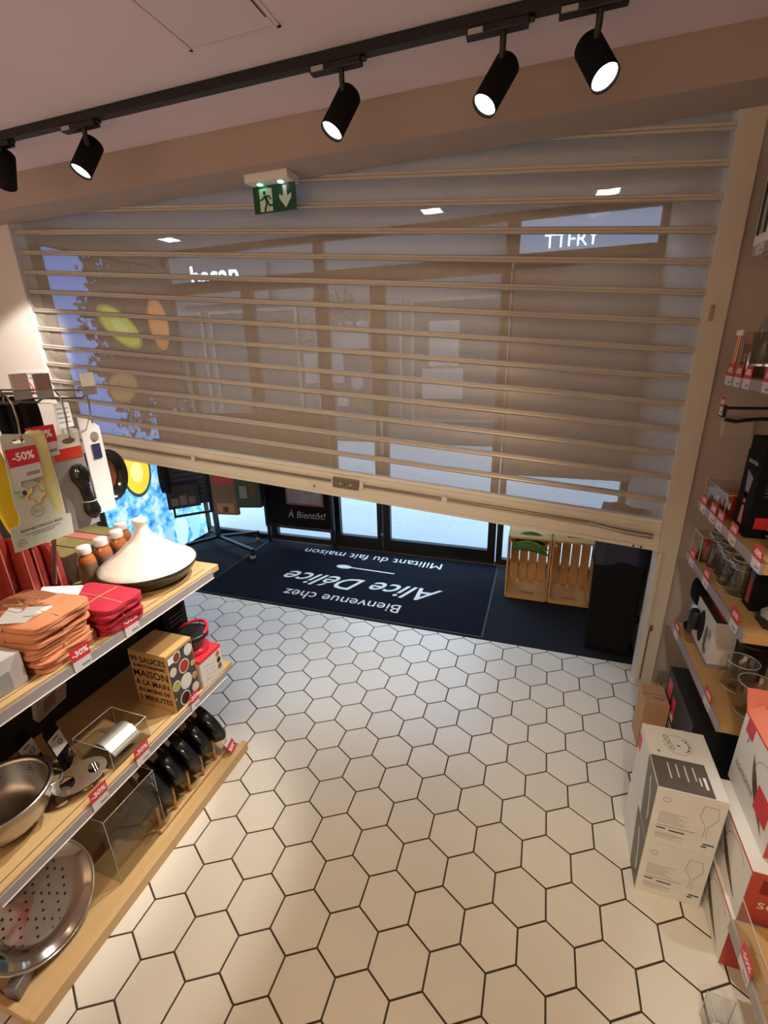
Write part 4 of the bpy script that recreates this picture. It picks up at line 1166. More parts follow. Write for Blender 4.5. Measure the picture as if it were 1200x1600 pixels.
# red mitts standing behind the orange cloths
m_rmit = mat('dark_red_silicone', (0.30, 0.028, 0.022), 0.3, noise=0.3, nscale=6)
for k, (x, y, h) in enumerate(((-1.62, 0.865, 0.36), (-1.585, 0.905, 0.30), (-1.60, 0.945, 0.28), (-1.58, 0.990, 0.25))):
    t = thing('silicone_mitt', ('tallest dark red silicone mitt at the picture edge', 'dark red silicone mitt second from the picture edge', 'dark red silicone mitt third from the picture edge', 'shortest dark red silicone mitt beside the brown cartons')[k], 'mitt', (x, y, TZ), (0, 0, 0.2), group='dark red silicone mitts')
    soft_box((0.09, 0.036, h), 10, 4.5, 0.015, 60+k, 1.5, Matrix.Translation((0, 0, h/2))).build('body', m_rmit, t)
    MB().tube([(0.05, -0.018, 0.01), (0.05, -0.019, h*0.9)], 0.002, 6).build('seam', m_sal, t)
strip = MB().box((-0.006, -0.002, 0.0), (0.012, 0.002, 0.19), M=Matrix.Rotation(-0.25, 4, 'X')).build('steel_ruler', M_steel, None, (-1.46, 0.915, TZ+0.152))
tag(strip, 'narrow steel blade sticking up behind the orange cloths', 'blade')
# ------------------------------------------------------------------ second shelf of the left unit
# sauce book box
sb = thing('sauce_book_box', 'kraft box titled 99 sauces with pictured dips on its front', 'book box', (-1.447, 1.096, SZ))
m_kraft = mat('kraft_card', (0.56, 0.33, 0.13), 0.7, noise=0.08, nscale=25)
BW, BD, BH = 0.183, 0.139, 0.262
MB().box((0, 0, 0), (BW, BD, BH)).build('carton', m_kraft, sb, bevel=0.0015)
m_dark = mat('slate_print', (0.07, 0.06, 0.06), 0.5, noise=0.5, nscale=60)
MB().box((BW, 0.004, 0.004), (BW+0.001, BD-0.004, BH-0.012)).build('front_print', m_dark, sb)
MB().box((BW+0.001, 0.006, BH-0.045), (BW+0.0016, 0.07, BH-0.016)).build('title_patch', M_card, sb)
dips = [(0.035, 0.235, 0.001, 'dip_none')]
cols = {'ketchup': (0.42, 0.035, 0.02), 'mustard': (0.62, 0.38, 0.03), 'cream': (0.72, 0.64, 0.54), 'white': (0.74, 0.72, 0.66), 'guac': (0.38, 0.42, 0.10), 'curry': (0.50, 0.30, 0.06), 'balsamic': (0.05, 0.02, 0.015), 'bbq': (0.24, 0.05, 0.025)}
for (y, z, r, c) in ((0.050, 0.228, 0.020, 'bbq'), (0.112, 0.222, 0.026, 'white'), (0.022, 0.178, 0.026, 'cream'), (0.078, 0.168, 0.027, 'ketchup'), (0.123, 0.150, 0.020, 'mustard'), (0.025, 0.112, 0.026, 'guac'), (0.075, 0.098, 0.030, 'white'), (0.121, 0.092, 0.023, 'curry'), (0.055, 0.032, 0.027, 'balsamic'), (0.115, 0.038, 0.024, 'cream'), (0.010, 0.058, 0.012, 'guac')):
    r = min(r, y-0.005 if y-0.005 > 0.004 else 0.005, BD-0.005-y)
    p_ = MB().poly([(BW+0.0014, y+r*math.cos(2*PI*k/20), z+1.15*r*math.sin(2*PI*k/20)) for k in range(20)]).build('dip_bowl', mat('bowl_white', (0.72, 0.70, 0.66), 0.4), sb)
    MB().poly([(BW+0.0020, y+0.84*r*math.cos(2*PI*k/20), z+0.97*r*math.sin(2*PI*k/20)) for k in range(20)]).build('dip_sauce', mat('dip_'+c, cols[c], 0.4, noise=0.25, nscale=90), p_)
for s, z, sz_ in (('99 SAUCES', 0.226, 0.036), ('& MAYONNAISES', 0.197, 0.020), ('MAISON', 0.160, 0.046), ('À LA MAIN', 0.116, 0.034), ('EN MOINS DE', 0.080, 0.025), ('5 MINUTES', 0.043, 0.034)):
    lettering(s, sz_, M_ink, sb, (BW/2, -0.0006, z), (1, 0, 0), (0, 0, 1), bold=0.0008)
MB().box((BW*0.35, 0.01, BH), (BW*0.352, BD-0.01, BH+0.0006)).build('flap_line', m_lab, sb)
# box with a chopper jar on it
jb = thing('chopper_box', 'white and red carton under the clear chopper jar', 'carton', (-1.405, 1.245, SZ))
MB().box((0, 0, 0), (0.150, 0.132, 0.118)).build('carton', mat('white_print_carton', (0.66, 0.64, 0.62), 0.5, noise=0.06, nscale=40), jb, bevel=0.001)
MB().box((0, 0, 0.118), (0.1505, 0.1325, 0.134)).build('red_lid', M_red, jb, bevel=0.001)
for (y, z, c) in ((0.108, 0.100, (0.45, 0.14, 0.05)), (0.110, 0.068, (0.03, 0.02, 0.02)), (0.112, 0.036, (0.16, 0.10, 0.04))):
    MB().poly([(0.1508, y+0.012*math.cos(2*PI*k/16), z+0.014*math.sin(2*PI*k/16)) for k in range(16)]).build('picture_dot', mat('dot%.2f' % c[0], c, 0.5), jb)
for k in range(7): MB().box((0.1501, 0.02+0.036*(k % 2), 0.022+0.011*k), (0.1506, 0.05+0.036*(k % 2), 0.024+0.011*k)).build('print_line', M_inkg, jb)
jr = thing('chopper_jar', 'clear chopper jar with black lid and red pull ring standing on its carton', 'jar', (-1.332, 1.312, SZ+0.1345))
M_jar = clear_mat('clear_jar', (0.95, 0.90, 0.90), 0.04, 0.03, 1.3)
MB().lathe([(0.0, 0.002), (0.056, 0.002), (0.060, 0.008), (0.063, 0.075)], 28, cap=False).build('bowl', M_jar, jr)
MB().lathe([(0.0, 0.0), (0.058, 0.0), (0.061, 0.016), (0.0, 0.014)], 28).build('red_base', mat('red_plastic', (0.60, 0.015, 0.04), 0.3), jr)
lid_ = MB().lathe([(0.066, 0.072), (0.067, 0.085), (0.060, 0.092), (0.058, 0.091), (0.050, 0.097), (0.048, 0.096), (0.038, 0.102), (0.036, 0.101), (0.0, 0.106)], 32).build('lid', M_black, jr)
MB().tube([(-0.058*math.cos(a)*1.05+0.0, 0.052*1.3*math.sin(a)*1.0, 0.090+0.012*math.sin(a)) for a in [PI*k/16 for k in range(17)]], 0.007, 8).build('pull_ring', mat('red_plastic', (0.6, 0.015, 0.04), 0.3), lid_)
MB().tube([(0, 0, 0.014), (0, 0, 0.072)], 0.003, 8).build('blade_shaft', M_steel, jr)
bb = thing('black_box', 'plain black carton standing behind the chopper jar', 'carton', (-1.62, 1.285, SZ))
MB().box((0, 0, 0), (0.175, 0.13, 0.30)).build('carton', M_blackm, bb, bevel=0.001)
for k in range(3): MB().box((0.175, 0.03, 0.22+0.02*k), (0.1755, 0.10, 0.2225+0.02*k)).build('print_line', M_inkg, bb)
# clear tray with silver sheet
at = thing('acrylic_tray', 'clear acrylic tray on the second shelf holding a shiny folded sheet', 'tray', (-1.445, 0.818, SZ))
def acrylic_box(t, W, D, Hh, th=0.003):
    MB().box((0, 0, 0), (W, D, th)).build('floor_panel', M_acr, t)
    for nm, lo, hi in (('front', (W-th, 0, th), (W, D, Hh)), ('back', (0, 0, th), (th, D, Hh)), ('side', (0, 0, th), (W, th, Hh)), ('side', (0, D-th, th), (W, D, Hh))):
        MB().box(lo, hi).build(nm+'_panel', M_acr, t)
    r = MB(); e = 0.0017
    for a, b_ in (((0, 0), (W, 0)), ((W, 0), (W, D)), ((W, D), (0, D)), ((0, D), (0, 0))):
        r.tube([(a[0], a[1], Hh), (b_[0], b_[1], Hh)], e, 4)
    r.build('rim', M_edge, t)
    for (x, y) in ((0, 0), (W, 0), (W, D), (0, D)):
        MB().tube([(x, y, 0), (x, y, Hh)], e*0.7, 4).build('edge', M_edge, t)
acrylic_box(at, 0.165, 0.158, 0.088)
sf = thing('silver_sheet', 'shiny curved silver-white sheet lying in the clear tray', 'sheet', (-1.365, 0.893, SZ+0.006))
g = [[(-0.055+0.13*t, v, 0.018+0.050*math.sin(PI*min(1, t*0.9))) for v in (-0.055, 0.055)] for t in [k/14 for k in range(15)]]
MB().sheet(g).build('sheet', mat('silver_card', (0.70, 0.68, 0.62), 0.22, metal=0.55), sf)
MB().sheet([[(p[0], p[1], p[2]-0.004) for p in row] for row in g]).build('lining', M_card, sf)
tp = thing('hinge_tool', 'grey boxed tool leaning behind the clear tray', 'packaged tool', (-1.585, 0.865, SZ+0.19))
tp.rotation_euler = (0.25, 0.55, 0.1)
MB().box((-0.01, -0.055, -0.09), (0.014, 0.06, 0.09)).build('carton', m_gcard, tp, bevel=0.002)
MB().box((0.0142, -0.052, -0.088), (0.0148, 0.058, -0.080)).build('white_edge', M_white, tp)
MB().box((0.0142, -0.03, -0.05), (0.0148, 0.015, 0.05)).build('print', m_lab, tp)
MB().box((0.0142, 0.022, 0.0), (0.0150, 0.042, 0.022)).build('orange_dot', mat('orange_dot', (0.6, 0.2, 0.05), 0.5), tp)
# gadget cards
for k, (x, y, rz, lb) in enumerate(((-1.50, 0.735, 0.3, 'black-topped gadget card with white label, behind the colander'), (-1.445, 0.792, 0.35, 'black-topped gadget card with white label, beside the clear tray'))):
    t = thing('gadget_card', lb, 'gadget pack', (x, y, SZ), (0.0, -0.22, rz), 'carded gadgets on the second shelf')
    MB().box((-0.004, -0.030, 0.0), (0.0, 0.030, 0.165)).build('card', M_blackm, t, bevel=0.001)
    MB().poly([(0.0, -0.030+0.060*0.5*(1-math.cos(PI*q/10)), 0.165+0.022*math.sin(PI*q/10)) for q in range(11)]).build('arched_top', M_blackm, t)
    MB().box((0.0002, -0.029, 0.07), (0.0010, 0.029, 0.135)).build('white_label', M_card, t)
    MB().tube([(0.0016, 0.008+0.008*math.cos(a), 0.100+0.009*math.sin(a)) for a in [2*PI*q/16 for q in range(16)]], 0.0012, 6, closed=True).build('print_ring', M_ink, t)
    MB().box((0.0010, -0.014, 0.121), (0.0015, 0.012, 0.125)).build('print_line', M_ink, t)
    soft_box((0.035, 0.045, 0.06), 6, 3, 0.06, 80+k, 3, Matrix.Translation((0.022, 0, 0.036))).build('blister', M_jar, t)
    MB().tube([(0.020, -0.016, 0.014), (0.022, 0.012, 0.03), (0.018, -0.008, 0.05), (0.02, 0.01, 0.062)], 0.005, 8).build('metal_tool', M_chrome, t)
# steel slicer
ssl = thing('steel_slicer', 'polished steel cutter plate with two round holes on a low block', 'slicer', (-1.338, 0.735, SZ))
ol = []
for a in [2*PI*k/40 for k in range(40)]:
    c, s_ = math.cos(a), math.sin(a)
    ol.append((0.078*math.copysign(abs(c)**0.75, c), (0.036-0.006*math.cos(2*a))*math.copysign(abs(s_)**0.8, s_)))
MS = basis((0.020, 0.0, 0.055), (0.42, 0.90, 0.05), (-0.80, 0.38, 0.46))
pl_ = plate('plate', ol, [circ(-0.036, 0, 0.021), circ(0.040, 0.0, 0.017)], 0.006, mat('polished_steel', (0.78, 0.77, 0.75), 0.18, metal=1.0), ssl, MS)
MB().tube([(0.040, -0.016, 0), (0.040, 0.016, 0)], 0.0022, 6).build('blade', M_chrome, pl_)
MB().tube([(0.047, -0.014, 0), (0.047, 0.014, 0)], 0.0022, 6).build('blade', M_chrome, pl_)
MB().box((-0.07, -0.022, 0.0), (0.07, 0.022, 0.034), M=Matrix.Rotation(1.20, 4, 'Z')).build('block', mat('dark_clear_block', (0.10, 0.08, 0.07), 0.15), ssl, bevel=0.004)
MB().tube([(-0.05, -0.04, 0.02), (-0.03, -0.02, 0.05), (-0.01, 0.03, 0.07), (-0.03, 0.05, 0.05)], 0.003, 8).build('wire_guard', M_chrome, ssl)
# colander
co = thing('colander', 'brushed steel colander with rolled rim near the picture edge', 'colander', (-1.425, 0.572, SZ))
M_cst = mat('colander_steel', (0.50, 0.47, 0.42), 0.3, metal=1.0, noise=0.1, nscale=12)
MB().lathe([(0.072, 0.0), (0.074, 0.012), (0.085, 0.016), (0.110, 0.040), (0.122, 0.070), (0.128, 0.118), (0.138, 0.124), (0.138, 0.130), (0.127, 0.130), (0.123, 0.118), (0.117, 0.072), (0.104, 0.042), (0.080, 0.020), (0.0, 0.016)], 48, cap=False).build('bowl', M_cst, co)
hl = MB()
def hole_at(a, z, r, fr=0.0026):
    cx, cy = r*math.cos(a), r*math.sin(a)
    q = basis((cx, cy, z), (-math.sin(a), math.cos(a), 0), (0.25*math.cos(a), 0.25*math.sin(a), 1))
    hl.poly([q @ Vector((fr*math.cos(2*PI*k/8), fr*math.sin(2*PI*k/8), 0)) for k in range(8)])
for gq in range(8):
    a0 = gq*PI/4+0.3
    for (du, dv) in ((0, 0), (1, 0), (-1, 0), (0.5, 1), (-0.5, 1), (0.5, -1), (-0.5, -1), (0, 2), (0, -2)):
        hole_at(a0+du*0.075, 0.088+dv*0.009, 0.1185+dv*0.0008)
o = hl.build('drain_holes', M_ink, co); o['kind'] = 'stuff'
ol2 = MB(); ol2.tube([(0.137, -0.035, 0.126), (0.160, -0.02, 0.122), (0.160, 0.02, 0.122), (0.137, 0.035, 0.126)], 0.0035, 8, M=Matrix.Rotation(0.75, 4, 'Z')); ol2.build('handle', M_chrome, co)

# ------------------------------------------------------------------ bottom tray of the left unit
sd = thing('steamer_disc', 'large polished perforated steel disc leaning in the bottom tray', 'steamer disc', (-1.385, 0.545, 0.185))
QD = basis((0, 0, 0), Vector((0, 1, 0.10)), Vector((-0.55, 0.0, 1.0)))
MB().lathe([(0.0, -0.016), (0.10, -0.012), (0.145, 0.0), (0.156, 0.012), (0.163, 0.014), (0.166, 0.010), (0.164, 0.004), (0.150, -0.006), (0.10, -0.018), (0.0, -0.022)], 56, M=QD, cap=False).build('disc', mat('mirror_steel', (0.58, 0.53, 0.48), 0.10, metal=1.0), sd)
hl = MB()
for i in range(-5, 6):
    for j in range(-5, 6):
        x = i*0.024+(j % 2)*0.012; y = j*0.021
        if x*x+y*y < 0.118**2 and (i+2*j) % 3 != 0:
            zz_ = -0.0152 + 0.004*min(1, (math.hypot(x, y)/0.10))**2
            hl.poly([QD @ Vector((x+0.0038*math.cos(2*PI*k/10), y+0.0038*math.sin(2*PI*k/10), zz_+0.0008)) for k in range(10)])
o = hl.build('holes', M_ink, sd); o['kind'] = 'stuff'
fl_ = MB().tube([QD @ Vector((0.165*math.cos(a), 0.165*math.sin(a), 0.012)) for a in [2*PI*k/48 for k in range(48)]], 0.0035, 6, closed=True).build('rolled_rim', M_chrome, sd)
lb2 = MB().box((-0.02, -0.035, 0), (0.02, 0.035, 0.05)).build('weight_block', mat('grey_metal_foot', (0.22, 0.21, 0.20), 0.4, metal=0.6), None, (-1.335, 0.425, 0.0285), (0, 0, 0.3), bevel=0.004)
tag(lb2, 'small grey metal block under the steamer disc', 'block')
ab = thing('acrylic_bin', 'tall clear acrylic bin standing in the bottom tray', 'bin', (-1.47, 0.735, 0.0285))
acrylic_box(ab, 0.19, 0.215, 0.30)
# pan rack and pans
pr = thing('pan_rack', 'wooden dowel rack on the floor tray holding upright pans', 'rack', (-1.36, 1.12, 0.0285))
MB().box((0.055, -0.20, 0.0), (0.085, 0.25, 0.016)).build('rail', M_wood, pr, bevel=0.002)
MB().box((-0.155, -0.20, 0.0), (-0.125, 0.25, 0.016)).build('rail', M_wood, pr, bevel=0.002)
m_dow = wood_mat('dowel_beech', (0.48, 0.24, 0.09), (0.40, 0.18, 0.06), axis=2)
for k in range(6):
    for x in (0.07, -0.14):
        MB().lathe([(0.0065, 0.0), (0.0065, 0.105 if x > 0 else 0.16), (0.004, 0.109 if x > 0 else 0.164)], 10, M=Matrix.Translation((x, -0.185+k*0.083, 0.016))).build('dowel', m_dow, pr)
m_pan = mat('black_nonstick', (0.010, 0.010, 0.011), 0.35)
m_slv = mat('kraft_sleeve', (0.42, 0.30, 0.20), 0.7, noise=0.15, nscale=30)
lbs = ('upright black pan with cardboard sleeve, nearest the clear bin', 'second upright black pan from the clear bin', 'upright black pan in the middle of the dowel rack', 'fourth upright black pan from the clear bin', 'upright black pan farthest along the rack, by the upside-down tag')
for k in range(5):
    t = thing('frying_pan', lbs[k], 'pan', (-1.385, 1.0+0.082*k-0.02, 0.172), (0, 0, 0), 'upright pans in the dowel rack')
    t.rotation_euler = (0.22, 0.0, -0.18)
    R_ = 0.122 if k % 2 == 0 else 0.112
    MB().lathe([(0.0, 0.010), (R_*0.72, 0.010), (R_*0.80, 0.004), (R_, -0.030), (R_+0.004, -0.031), (R_*0.84, 0.008), (R_*0.76, 0.014), (0.0, 0.014)], 40, M=Matrix.Rotation(PI/2, 4, 'X'), cap=False).build('body', m_pan, t)
    # cardboard sleeve hooked over the rim, and the handle end lying along it
    sv = MB(); sv.box((-0.10, -0.012, 0.045), (0.015, 0.036, 0.050)); sv.box((-0.10, -0.014, -0.02), (0.015, -0.012, 0.050)); sv.box((-0.10, 0.036, 0.0), (0.015, 0.038, 0.050))
    sv.build('sleeve', m_slv if k % 2 else M_card, t, (0, 0, 0.06), (0, 0.35, 0))
    MB().tube([(-0.02, 0.01, 0.085), (0.035, 0.006, 0.082), (0.085, 0.002, 0.060), (0.125, 0.0, 0.028)], 0.011, 10, radii=[0.009, 0.013, 0.014, 0.007]).build('handle', M_blackg, t)
# ------------------------------------------------------------------ right wall shelves
RX = 0.68
rsu = thing('wall_shelves', 'wooden wall shelves with grey price rails on the right', 'shelf unit', (0, 0, 0))
M_woodr = wood_mat('honey_oak_board', (0.60, 0.38, 0.15), (0.52, 0.31, 0.11), axis=1)
def rshelf(z, y0=1.575, y1=2.25, th=0.036, x0=RX, m=None):
    b = MB().box((x0+0.006, y0, z-th), (1.015, y1, z)).build('shelf_board', M_woodr, rsu, bevel=0.0015)
    MB().box((x0, y0, z-0.036), (x0+0.0055, y1, z-0.0005)).build('price_rail', M_railg, b)
    MB().box((x0-0.002, y0, z-0.037), (x0+0.0055, y1, z-0.035)).build('rail_lip', M_grey, b)
    MB().prism([(0, 0), (0.30, 0), (0.30, -0.075), (0.02, -0.02)], 0, 0.004, M=Matrix.Translation((0.715, y1-0.02, z-th-0.0005)) @ Matrix.Rotation(PI/2, 4, 'X')).build('shelf_bracket', M_railg, b)
    return b
LZ, MZ, UZ, QZ, PZ = 0.530, 0.902, 1.150, 1.672, 2.120
for z in (LZ, MZ, UZ, QZ): rshelf(z)
rshelf(PZ, 1.575, 2.24)
rshelf(0.232, 0.30, 1.118, 0.036, 0.636)
MB().box((1.000, 0.30, 0.0), (1.0195, 2.30, 2.60)).build('back_panel', mat('grey_back_panel', (0.42, 0.38, 0.35), 0.7), rsu)
def rtag(pct, y, z, where, **kw): return price_tag(pct, (RX-0.0005, y, z-0.004), -1, where, w=0.066, **kw)
rtag('-50%', 2.165, LZ, 'at the far end below the black coffee maker')
rtag('-50%', 1.700, LZ, 'below the glass mugs')
rtag('-50%', 2.170, MZ, 'below the small clear box of tins')
rtag('-50%', 1.970, MZ, 'between the lettered glass jars and the coffee maker carton')
rtag('-50%', 1.655, MZ, 'below the glass carafe')
rtag('-50%', 2.170, UZ, 'at the far end of the sachet bin')
rtag('-50%', 2.050, UZ, 'in the middle of the sachet bin')
rtag('-50%', 1.965, UZ, 'below the red round sachet')
rtag('-50%', 1.825, UZ, 'below the black cocktail box')
rtag('-50%', 1.615, UZ, 'at the near end of the cocktail box shelf')
rtag('-50%', 2.195, QZ, 'first from the shutter under the copper tools')
rtag('-50%', 2.105, QZ, 'second from the shutter under the copper tools')
rtag('-50%', 2.015, QZ, 'third from the shutter under the copper tools')
rtag('-50%', 1.845, QZ, 'below the big glass bottle')
rtag('-30%', 2.165, PZ, 'on the highest shelf below the white carton')

# --- lowest shelf
cm = thing('coffee_maker', 'black rounded coffee maker with silver front at the far end of the lowest shelf', 'coffee maker', (0.790, 2.185, LZ))
soft_box((0.15, 0.115, 0.115), 10, 4.5, 0, 1, 1, Matrix.Translation((0, 0, 0.205))).build('head', M_blackm, cm)
MB().box((0.0, -0.05, 0.02), (0.072, 0.05, 0.18)).build('back', M_blackm, cm, bevel=0.008)
soft_box((0.15, 0.11, 0.024), 8, 5, 0, 1, 1, Matrix.Translation((0, 0, 0.013))).build('base', M_blackm, cm)
MB().lathe([(0.0, 0.026), (0.034, 0.026), (0.036, 0.03), (0.036, 0.135), (0.030, 0.145)], 20, M=Matrix.Translation((-0.032, 0, 0))).build('flask', M_steel, cm)
wb = thing('juicer_carton', 'white carton with green vegetables and black machine printed on it', 'carton', (0.726, 1.905, LZ))
MB().box((0, 0, 0.02), (0.17, 0.225, 0.212)).build('carton', mat('white_gloss_carton', (0.66, 0.65, 0.62), 0.4), wb, bevel=0.0015)
MB().box((0, 0, 0.0), (0.17, 0.225, 0.02)).build('grey_foot', M_grey, wb)
MB().box((0.002, 0.002, 0.212), (0.168, 0.223, 0.2135)).build('dark_top', mat('dark_print', (0.05, 0.04, 0.035), 0.4), wb)
MB().box((0.03, 0.02, 0.2135), (0.12, 0.15, 0.2145)).build('red_print', M_red, wb)
def wprint(pts, m, nm='print'): MB().poly([(-0.0012, p[0], p[1]) for p in pts][::-1]).build(nm, m, wb)
wprint([(0.135+0.035*math.cos(2*PI*k/20), 0.115+0.075*math.sin(2*PI*k/20)) for k in range(20)], M_black, 'machine_print')
wprint([(0.070+0.016*math.cos(2*PI*k/16), 0.10+0.055*math.sin(2*PI*k/16)) for k in range(16)], mat('cucumber_green', (0.10, 0.16, 0.04), 0.5), 'vegetable_print')
wprint([(0.055+0.020*math.cos(2*PI*k/16), 0.05+0.015*math.sin(2*PI*k/16)) for k in range(16)], mat('lime_green', (0.16, 0.22, 0.03), 0.5), 'vegetable_print')
wprint([(0.035+0.015*math.cos(2*PI*k/16), 0.135+0.020*math.sin(2*PI*k/16)) for k in range(16)], M_inkg, 'part_print')
cj = thing('juicer_jug', 'dark lidded clear beaker standing before the white carton', 'beaker', (0.718, 2.095, LZ))
MB().lathe([(0.0, 0.0), (0.022, 0.0), (0.024, 0.075)], 20, cap=False).build('beaker', M_jar, cj)
MB().lathe([(0.0245, 0.072), (0.026, 0.078), (0.026, 0.150), (0.020, 0.158), (0.0, 0.160)], 20).build('lid', M_black, cj)
bc = thing('black_canister', 'black lidded canister behind the glass mugs', 'canister', (0.865, 1.905, LZ))
MB().lathe([(0.0, 0.0), (0.055, 0.0), (0.058, 0.01), (0.058, 0.14), (0.060, 0.142), (0.060, 0.155), (0.050, 0.162), (0.048, 0.160), (0.0, 0.163)], 28).build('body', M_black, bc)
M_mug = clear_mat('mug_glass', (0.93, 0.92, 0.90), 0.10, 0.01, 1.4)
for (x, y, r, h, lb, ha) in ((0.800, 1.800, 0.052, 0.125, 'clear glass mug beside the white carton', 3.6), (0.800, 1.665, 0.056, 0.130, 'clear glass mug nearest the end of the lowest shelf', 5.3)):
    t = thing('glass_mug', lb, 'mug', (x, y, LZ), (0, 0, 0), 'clear glass mugs')
    MB().lathe([(0.0, 0.004), (r*0.86, 0.004), (r*0.92, 0.014), (r, h-0.003), (r+0.0012, h), (r-0.002, h), (r-0.005, h-0.004), (r*0.86-0.004, 0.020), (0.0, 0.016)], 36, cap=False).build('bowl', M_mug, t)
    MB().tube([(r*1.0*math.cos(2*PI*k/36), r*1.0*math.sin(2*PI*k/36), h) for k in range(36)], 0.0016, 6, closed=True).build('rim', M_edge, t)
    MB().tube([(r*0.88*math.cos(2*PI*k/36), r*0.88*math.sin(2*PI*k/36), 0.006) for k in range(36)], 0.0022, 6, closed=True).build('foot_ring', M_edge, t)
    hb_ = MB().tube([(r*0.96, 0, h*0.78), (r+0.022, 0, h*0.80), (r+0.030, 0, h*0.62), (r+0.026, 0, h*0.36), (r*0.93, 0, h*0.24)], 0.006, 10, M=Matrix.Rotation(ha, 4, 'Z'))
    hb_.build('handle', M_mug, t)
# --- middle shelf
ac2 = thing('acrylic_box', 'small clear box with red tins at the far end of the middle shelf', 'box', (0.690, 2.125, MZ))
acrylic_box(ac2, 0.10, 0.115, 0.115)
for k, (x, y) in enumerate(((0.735, 2.165), (0.745, 2.205))):
    t = thing('red_tin', ('red tin in the small clear box, nearer one', 'red tin in the small clear box, farther one')[k], 'tin', (x, y, MZ+0.0035), group='red tins in the clear box')
    MB().lathe([(0.0, 0), (0.019, 0), (0.020, 0.004), (0.020, 0.06)], 18).build('tin', mat('rose_tin', (0.45, 0.20, 0.16), 0.5), t)
    MB().lathe([(0.021, 0.058), (0.021, 0.075), (0.0, 0.077)], 18).build('lid', M_red, t)
M_jar2 = clear_mat('jar_glass', (0.86, 0.88, 0.86), 0.07, 0.02, 1.4)
lj = ('lettered clear glass jar next to the small clear box', 'lettered clear glass jar, second from the small clear box', 'lettered clear glass jar in the middle of the shelf', 'lettered clear glass jar beside the red bottle box')
for k, (x, y, r, h) in enumerate(((0.735, 2.080, 0.031, 0.165), (0.748, 2.003, 0.035, 0.150), (0.738, 1.925, 0.036, 0.148), (0.744, 1.846, 0.036, 0.148))):
    t = thing('glass_jar', lj[k], 'jar', (x, y, MZ), group='lettered glass jars on the middle shelf')
    MB().lathe([(0.0, 0.003), (r*0.85, 0.003), (r, 0.012), (r, h*0.68), (r*0.94, h*0.74), (r*1.02, h*0.80), (r*1.02, h), (r*0.98, h), (r*0.96, h*0.8), (r*0.9, h*0.72), (r*0.95, 0.016), (0.0, 0.010)], 28, cap=False).build('body', M_jar2, t)
    for zz2 in (0.006, h*0.78, h): MB().tube([(r*1.0*math.cos(2*PI*q/28), r*1.0*math.sin(2*PI*q/28), zz2) for q in range(28)], 0.0014, 6, closed=True).build('ring', M_edge, t)
    lettering('Garden', 0.020, mat('jar_white_print', (0.7, 0.7, 0.68), 0.5), t, (-r-0.001, 0, h*0.88), (0, -1, 0), (0, 0, 1), shear=0.2)
rb = thing('red_bottle_box', 'narrow black box showing a red bottle with blue cap', 'box', (0.745, 1.735, MZ))
MB().box((0.0, 0.0, 0.0), (0.07, 0.065, 0.175)).build('carton', M_blackm, rb, bevel=0.001)
MB().box((-0.001, 0.018, 0.02), (0.0, 0.046, 0.115)).build('bottle_print', mat('dark_red_print', (0.30, 0.02, 0.02), 0.3), rb)
MB().box((-0.001, 0.014, 0.115), (0.0, 0.050, 0.150)).build('cap_print', mat('blue_print', (0.02, 0.06, 0.16), 0.4), rb)
cf = thing('glass_carafe', 'tall fluted glass carafe on a black hexagonal stand at the shelf end', 'carafe', (0.805, 1.655, MZ))
MB().prism([(0.066*math.cos(PI/6+k*PI/3), 0.066*math.sin(PI/6+k*PI/3)) for k in range(6)], 0.0, 0.03).build('stand', M_black, cf)
MB().lathe([(0.0, 0.0305), (0.058, 0.0305), (0.056, 0.042), (0.045, 0.052), (0.0, 0.054)], 12, smooth=False).build('ice_bed', mat('crushed_glass', (0.45, 0.50, 0.47), 0.15, noise=0.6, nscale=60, bump=1.0, bscale=90), cf)
MB().lathe([(0.040, 0.054), (0.034, 0.075), (0.027, 0.12), (0.026, 0.175), (0.028, 0.19)], 12, smooth=False, cap=False).build('carafe', M_jar2, cf)
for q in range(6): MB().tube([(0.040*math.cos(q*PI/3), 0.040*math.sin(q*PI/3), 0.055), (0.027*math.cos(q*PI/3), 0.027*math.sin(q*PI/3), 0.12), (0.027*math.cos(q*PI/3), 0.027*math.sin(q*PI/3), 0.185)], 0.0013, 5).build('flute', M_edge, cf)
# --- upper shelf
bn2 = thing('sachet_bin', 'clear acrylic bin of orange and red sachets on the upper shelf', 'bin', (0.690, 1.975, UZ))
acrylic_box(bn2, 0.16, 0.25, 0.10)
so = mat('orange_sachet', (0.42, 0.14, 0.05), 0.45, noise=0.2, nscale=30); sk = mat('kraft_sachet', (0.38, 0.24, 0.15), 0.6, noise=0.2, nscale=30); sr = mat('red_sachet', (0.50, 0.03, 0.03), 0.45)
for k, (y, m, h, tx, lb) in enumerate(((2.165, sk, 0.07, 0.1, 'brown paper sachet at the far end of the clear bin'), (2.125, sk, 0.085, -0.1, 'brown paper sachet, second in the clear bin'), (2.085, so, 0.085, 0.2, 'orange sachet in the middle of the clear bin'), (2.045, so, 0.115, 0.35, 'tall orange striped sachet leaning out of the clear bin'), (2.005, sr, 0.10, 0.1, 'red round-topped sachet next to the black cocktail box'))):
    t = thing('sachet', lb, 'sachet', (0.755, y, UZ+0.0035), (tx, 0, 0.0), 'sachets in the clear bin')
    soft_box((0.09, 0.012, h), 8, 4, 0.02, 90+k, 2, Matrix.Translation((0, 0, h/2))).build('pouch', m, t)
    MB().box((-0.046, -0.0065, h*0.35), (-0.0425, 0.0065, h*0.6)).build('print', M_card, t)
ck = thing('cocktail_box', 'tall black carton with a pictured carafe on the upper shelf', 'carton', (0.702, 1.800, UZ))
MB().box((0, 0, 0), (0.13, 0.125, 0.29)).build('carton', M_blackm, ck, bevel=0.001)
